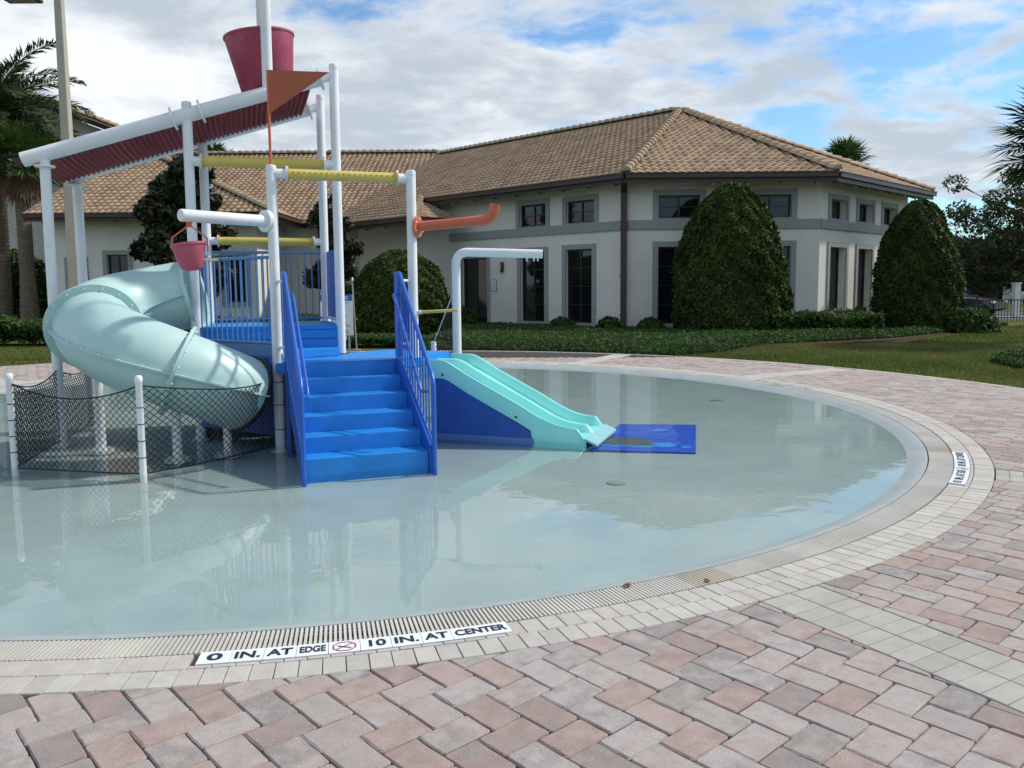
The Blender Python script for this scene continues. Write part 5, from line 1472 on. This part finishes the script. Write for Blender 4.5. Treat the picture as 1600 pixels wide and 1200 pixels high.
def car(label, loc, rz, paint):
    r_ = root('parked_car', label, 'car', loc, 'cars beyond the picket fence')
    M = Matrix.Translation(loc) @ Matrix.Rotation(rz, 4, 'Z'); T_ = lambda x, y, z: M @ Vector((x, y, z))
    def loft(secs, name, m, par):
        vs = [T_(*p) for s in secs for p in s]; k = len(secs[0]); fs = []
        for i in range(len(secs) - 1):
            for j in range(k - 1): a = i * k + j; fs.append((a, a + 1, a + k + 1, a + k))
        fs += [tuple(range(k)), tuple(reversed(range((len(secs) - 1) * k, len(secs) * k)))]
        o = MB().add(vs, fs).build(name, m, par); bm = bmesh.new(); bm.from_mesh(o.data); bmesh.ops.recalc_face_normals(bm, faces=bm.faces); bm.to_mesh(o.data); bm.free(); soft(o.data, 35); return o
    def sec(x, w, z0, z1): return [(x, -w, z0), (x, -w * 1.02, (z0 + z1) / 2), (x, -w * .94, z1 - .06), (x, -w * .80, z1), (x, w * .80, z1), (x, w * .94, z1 - .06), (x, w * 1.02, (z0 + z1) / 2), (x, w, z0)]
    loft([sec(-2.2, .78, .40, .88), sec(-2.05, .88, .30, .98), sec(-1.0, .92, .27, 1.0), sec(.6, .92, .27, .99), sec(1.9, .88, .30, .86), sec(2.25, .74, .42, .72)], 'body', paint, r_)
    def sec2(x, w, z0, z1, wt): return [(x, -w, z0), (x, -wt, z1 - .05), (x, -wt * .9, z1), (x, wt * .9, z1), (x, wt, z1 - .05), (x, w, z0)]
    loft([sec2(-2.0, .82, .95, .99, .80), sec2(-1.6, .84, .97, 1.48, .68), sec2(-.6, .85, .97, 1.56, .68), sec2(.25, .85, .97, 1.52, .67), sec2(1.05, .82, .95, 1.0, .80)], 'cabin', 'glass', r_)
    loft([sec2(-1.55, .70, 1.46, 1.52, .66), sec2(-.6, .70, 1.52, 1.60, .66), sec2(.2, .70, 1.49, 1.55, .66)], 'roof', paint, r_)
    for x in (-1.35, 1.38):
        for s in (-1, 1):
            w = MB().tube([T_(x, s * .76, .33), T_(x, s * .95, .33)], .33, 24).build('wheel', 'tyre', r_, True); MB().tube([T_(x, s * .94, .33), T_(x, s * .962, .33)], .20, 18).build('rim', 'chrome', w, True)
    for s in (-1, 1):
        MB().box(T_(2.16, s * .60, .70), (.14, .30, .12), M.to_3x3() @ Vector((1, 0, 0)), M.to_3x3() @ Vector((0, 1, 0))).build('headlight', 'tile_white', r_, bevel=.02)
        MB().box(T_(.72, s * .98, 1.0), (.16, .18, .12), M.to_3x3() @ Vector((1, 0, 0)), M.to_3x3() @ Vector((0, 1, 0))).build('mirror', paint, r_, bevel=.02)
        MB().box(T_(-2.16, s * .66, .80), (.08, .22, .14), M.to_3x3() @ Vector((1, 0, 0)), M.to_3x3() @ Vector((0, 1, 0))).build('tail_light', 'ink_red', r_, bevel=.02)
car('dark navy car parked past the fence, half hidden by the right dome shrub', (19.9, 37.5, .005), math.radians(-50), 'car_navy')
car('pale blue car on the road past the white columns at the right edge', (35.6, 55., .0), math.radians(175), 'car_blue')

# ------------------------------------------------------------------ lamp post, rules sign, hose post
lp = root('lamp_post', 'tall square concrete lamp post with shoebox light head left of the flume', 'lamp post', (-10.05, 19., 0))
x0, y0 = -10.05, 19.
vs = [(x0 + sx * w, y0 + sy * w, z) for z, w in ((-.05, .125), (8.22, .078)) for sx, sy in ((-1, -1), (1, -1), (1, 1), (-1, 1))]
MB().add(vs, [(3, 2, 1, 0), (4, 5, 6, 7)] + [(i, (i + 1) % 4, (i + 1) % 4 + 4, i + 4) for i in range(4)]).build('pole', 'concrete_pole', lp, bevel=.008)
hb = MB(); hz0, hz1 = 8.03, 8.36
q = [(-11.30, 18.55), (-10.52, 18.55), (-10.52, 19.25), (-11.30, 19.25)]
qt = [(-11.22, 18.62), (-10.58, 18.62), (-10.58, 19.18), (-11.22, 19.18)]
hb.add([(x, y, hz0) for x, y in q] + [(x, y, hz1) for x, y in qt], [(3, 2, 1, 0), (4, 5, 6, 7)] + [(i, (i + 1) % 4, (i + 1) % 4 + 4, i + 4) for i in range(4)])
hd_ = hb.build('light_head', 'lamp_bronze', lp, bevel=.015); MB().box((-10.91, 18.9, hz0 - .004), (.62, .54, .012)).build('lens', 'lamp_lens', hd_)
MB().bar((-10.55, 18.95, 8.16), (-10.1, 19., 8.16), .08, .08).build('arm', 'lamp_bronze', lp)

sg = root('rules_sign', 'white notice board with blue heading POOL RULES behind the tower', 'sign', (-4.25, 20., 0))
sx0, sx1, sz0, sz1 = -4.66, -3.87, .42, 1.41
MB().box(((sx0 + sx1) / 2, 20., (sz0 + sz1) / 2), (sx1 - sx0, .025, sz1 - sz0)).build('board', 'sign_white', sg)
MB().box(((sx0 + sx1) / 2, 19.985, sz1 - .075), (sx1 - sx0 - .004, .008, .148)).build('header', 'sign_blue', sg)
def vtext(name, t, x, y, z, size, m, par, bold=.0, sx=1.):
    M = Matrix(((1, 0, 0, x), (0, 0, -1, y), (0, 1, 0, z), (0, 0, 0, 1))); return add_text(name, t, size, m, par, M, bold, sx)
vtext('lettering', 'POOL RULES', -4.29, 19.979, sz1 - .078, .105, 'sign_white', sg, .002, 1.05)
vtext('lettering', 'NO DIVING', -4.28, 19.985, .505, .12, 'ink', sg, .002, .95)
for k in range(15):
    if k in (6, 9): continue
    z = 1.21 - k * .041; w = random.uniform(.35, .68)
    MB().box((-4.62 + w / 2 + .02, 19.986, z), (w, .003, .011)).build('print_line', 'text_grey', sg)
MB().box((-4.20, 20., .36), (.34, .02, .10)).build('small_plate', 'sign_white', sg); MB().box((-4.20, 19.987, .36), (.26, .006, .06)).build('plate_print', 'sign_blue', sg)
for x in (-4.55, -3.98): MB().tube([(x, 20.03, -.02), (x, 20.03, 1.38)], .022, 10).build('leg', 'steel', sg)
hp_ = root('shower_post', 'thin rusty foot-shower post with tap beside the rules sign', 'post', (-3.93, 20.7, 0))
MB().tube([(-3.93, 20.7, -.02), (-4.0, 20.7, 1.72)], .019, 10).build('pipe', 'steel', hp_, True); MB().tube([(-4.0, 20.7, 1.70), (-3.99, 20.66, 1.80), (-3.97, 20.6, 1.74)], [.03, .035, .02], 10).build('shower_head', 'steel', hp_, True)
MB().box((-3.93, 20.66, .78), (.09, .05, .04)).build('tap', 'steel', hp_, bevel=.008); MB().disc((-3.93, 20.7, .01), (0, 0, 1), .12, .03, 16).build('foot_plate', 'steel', hp_)
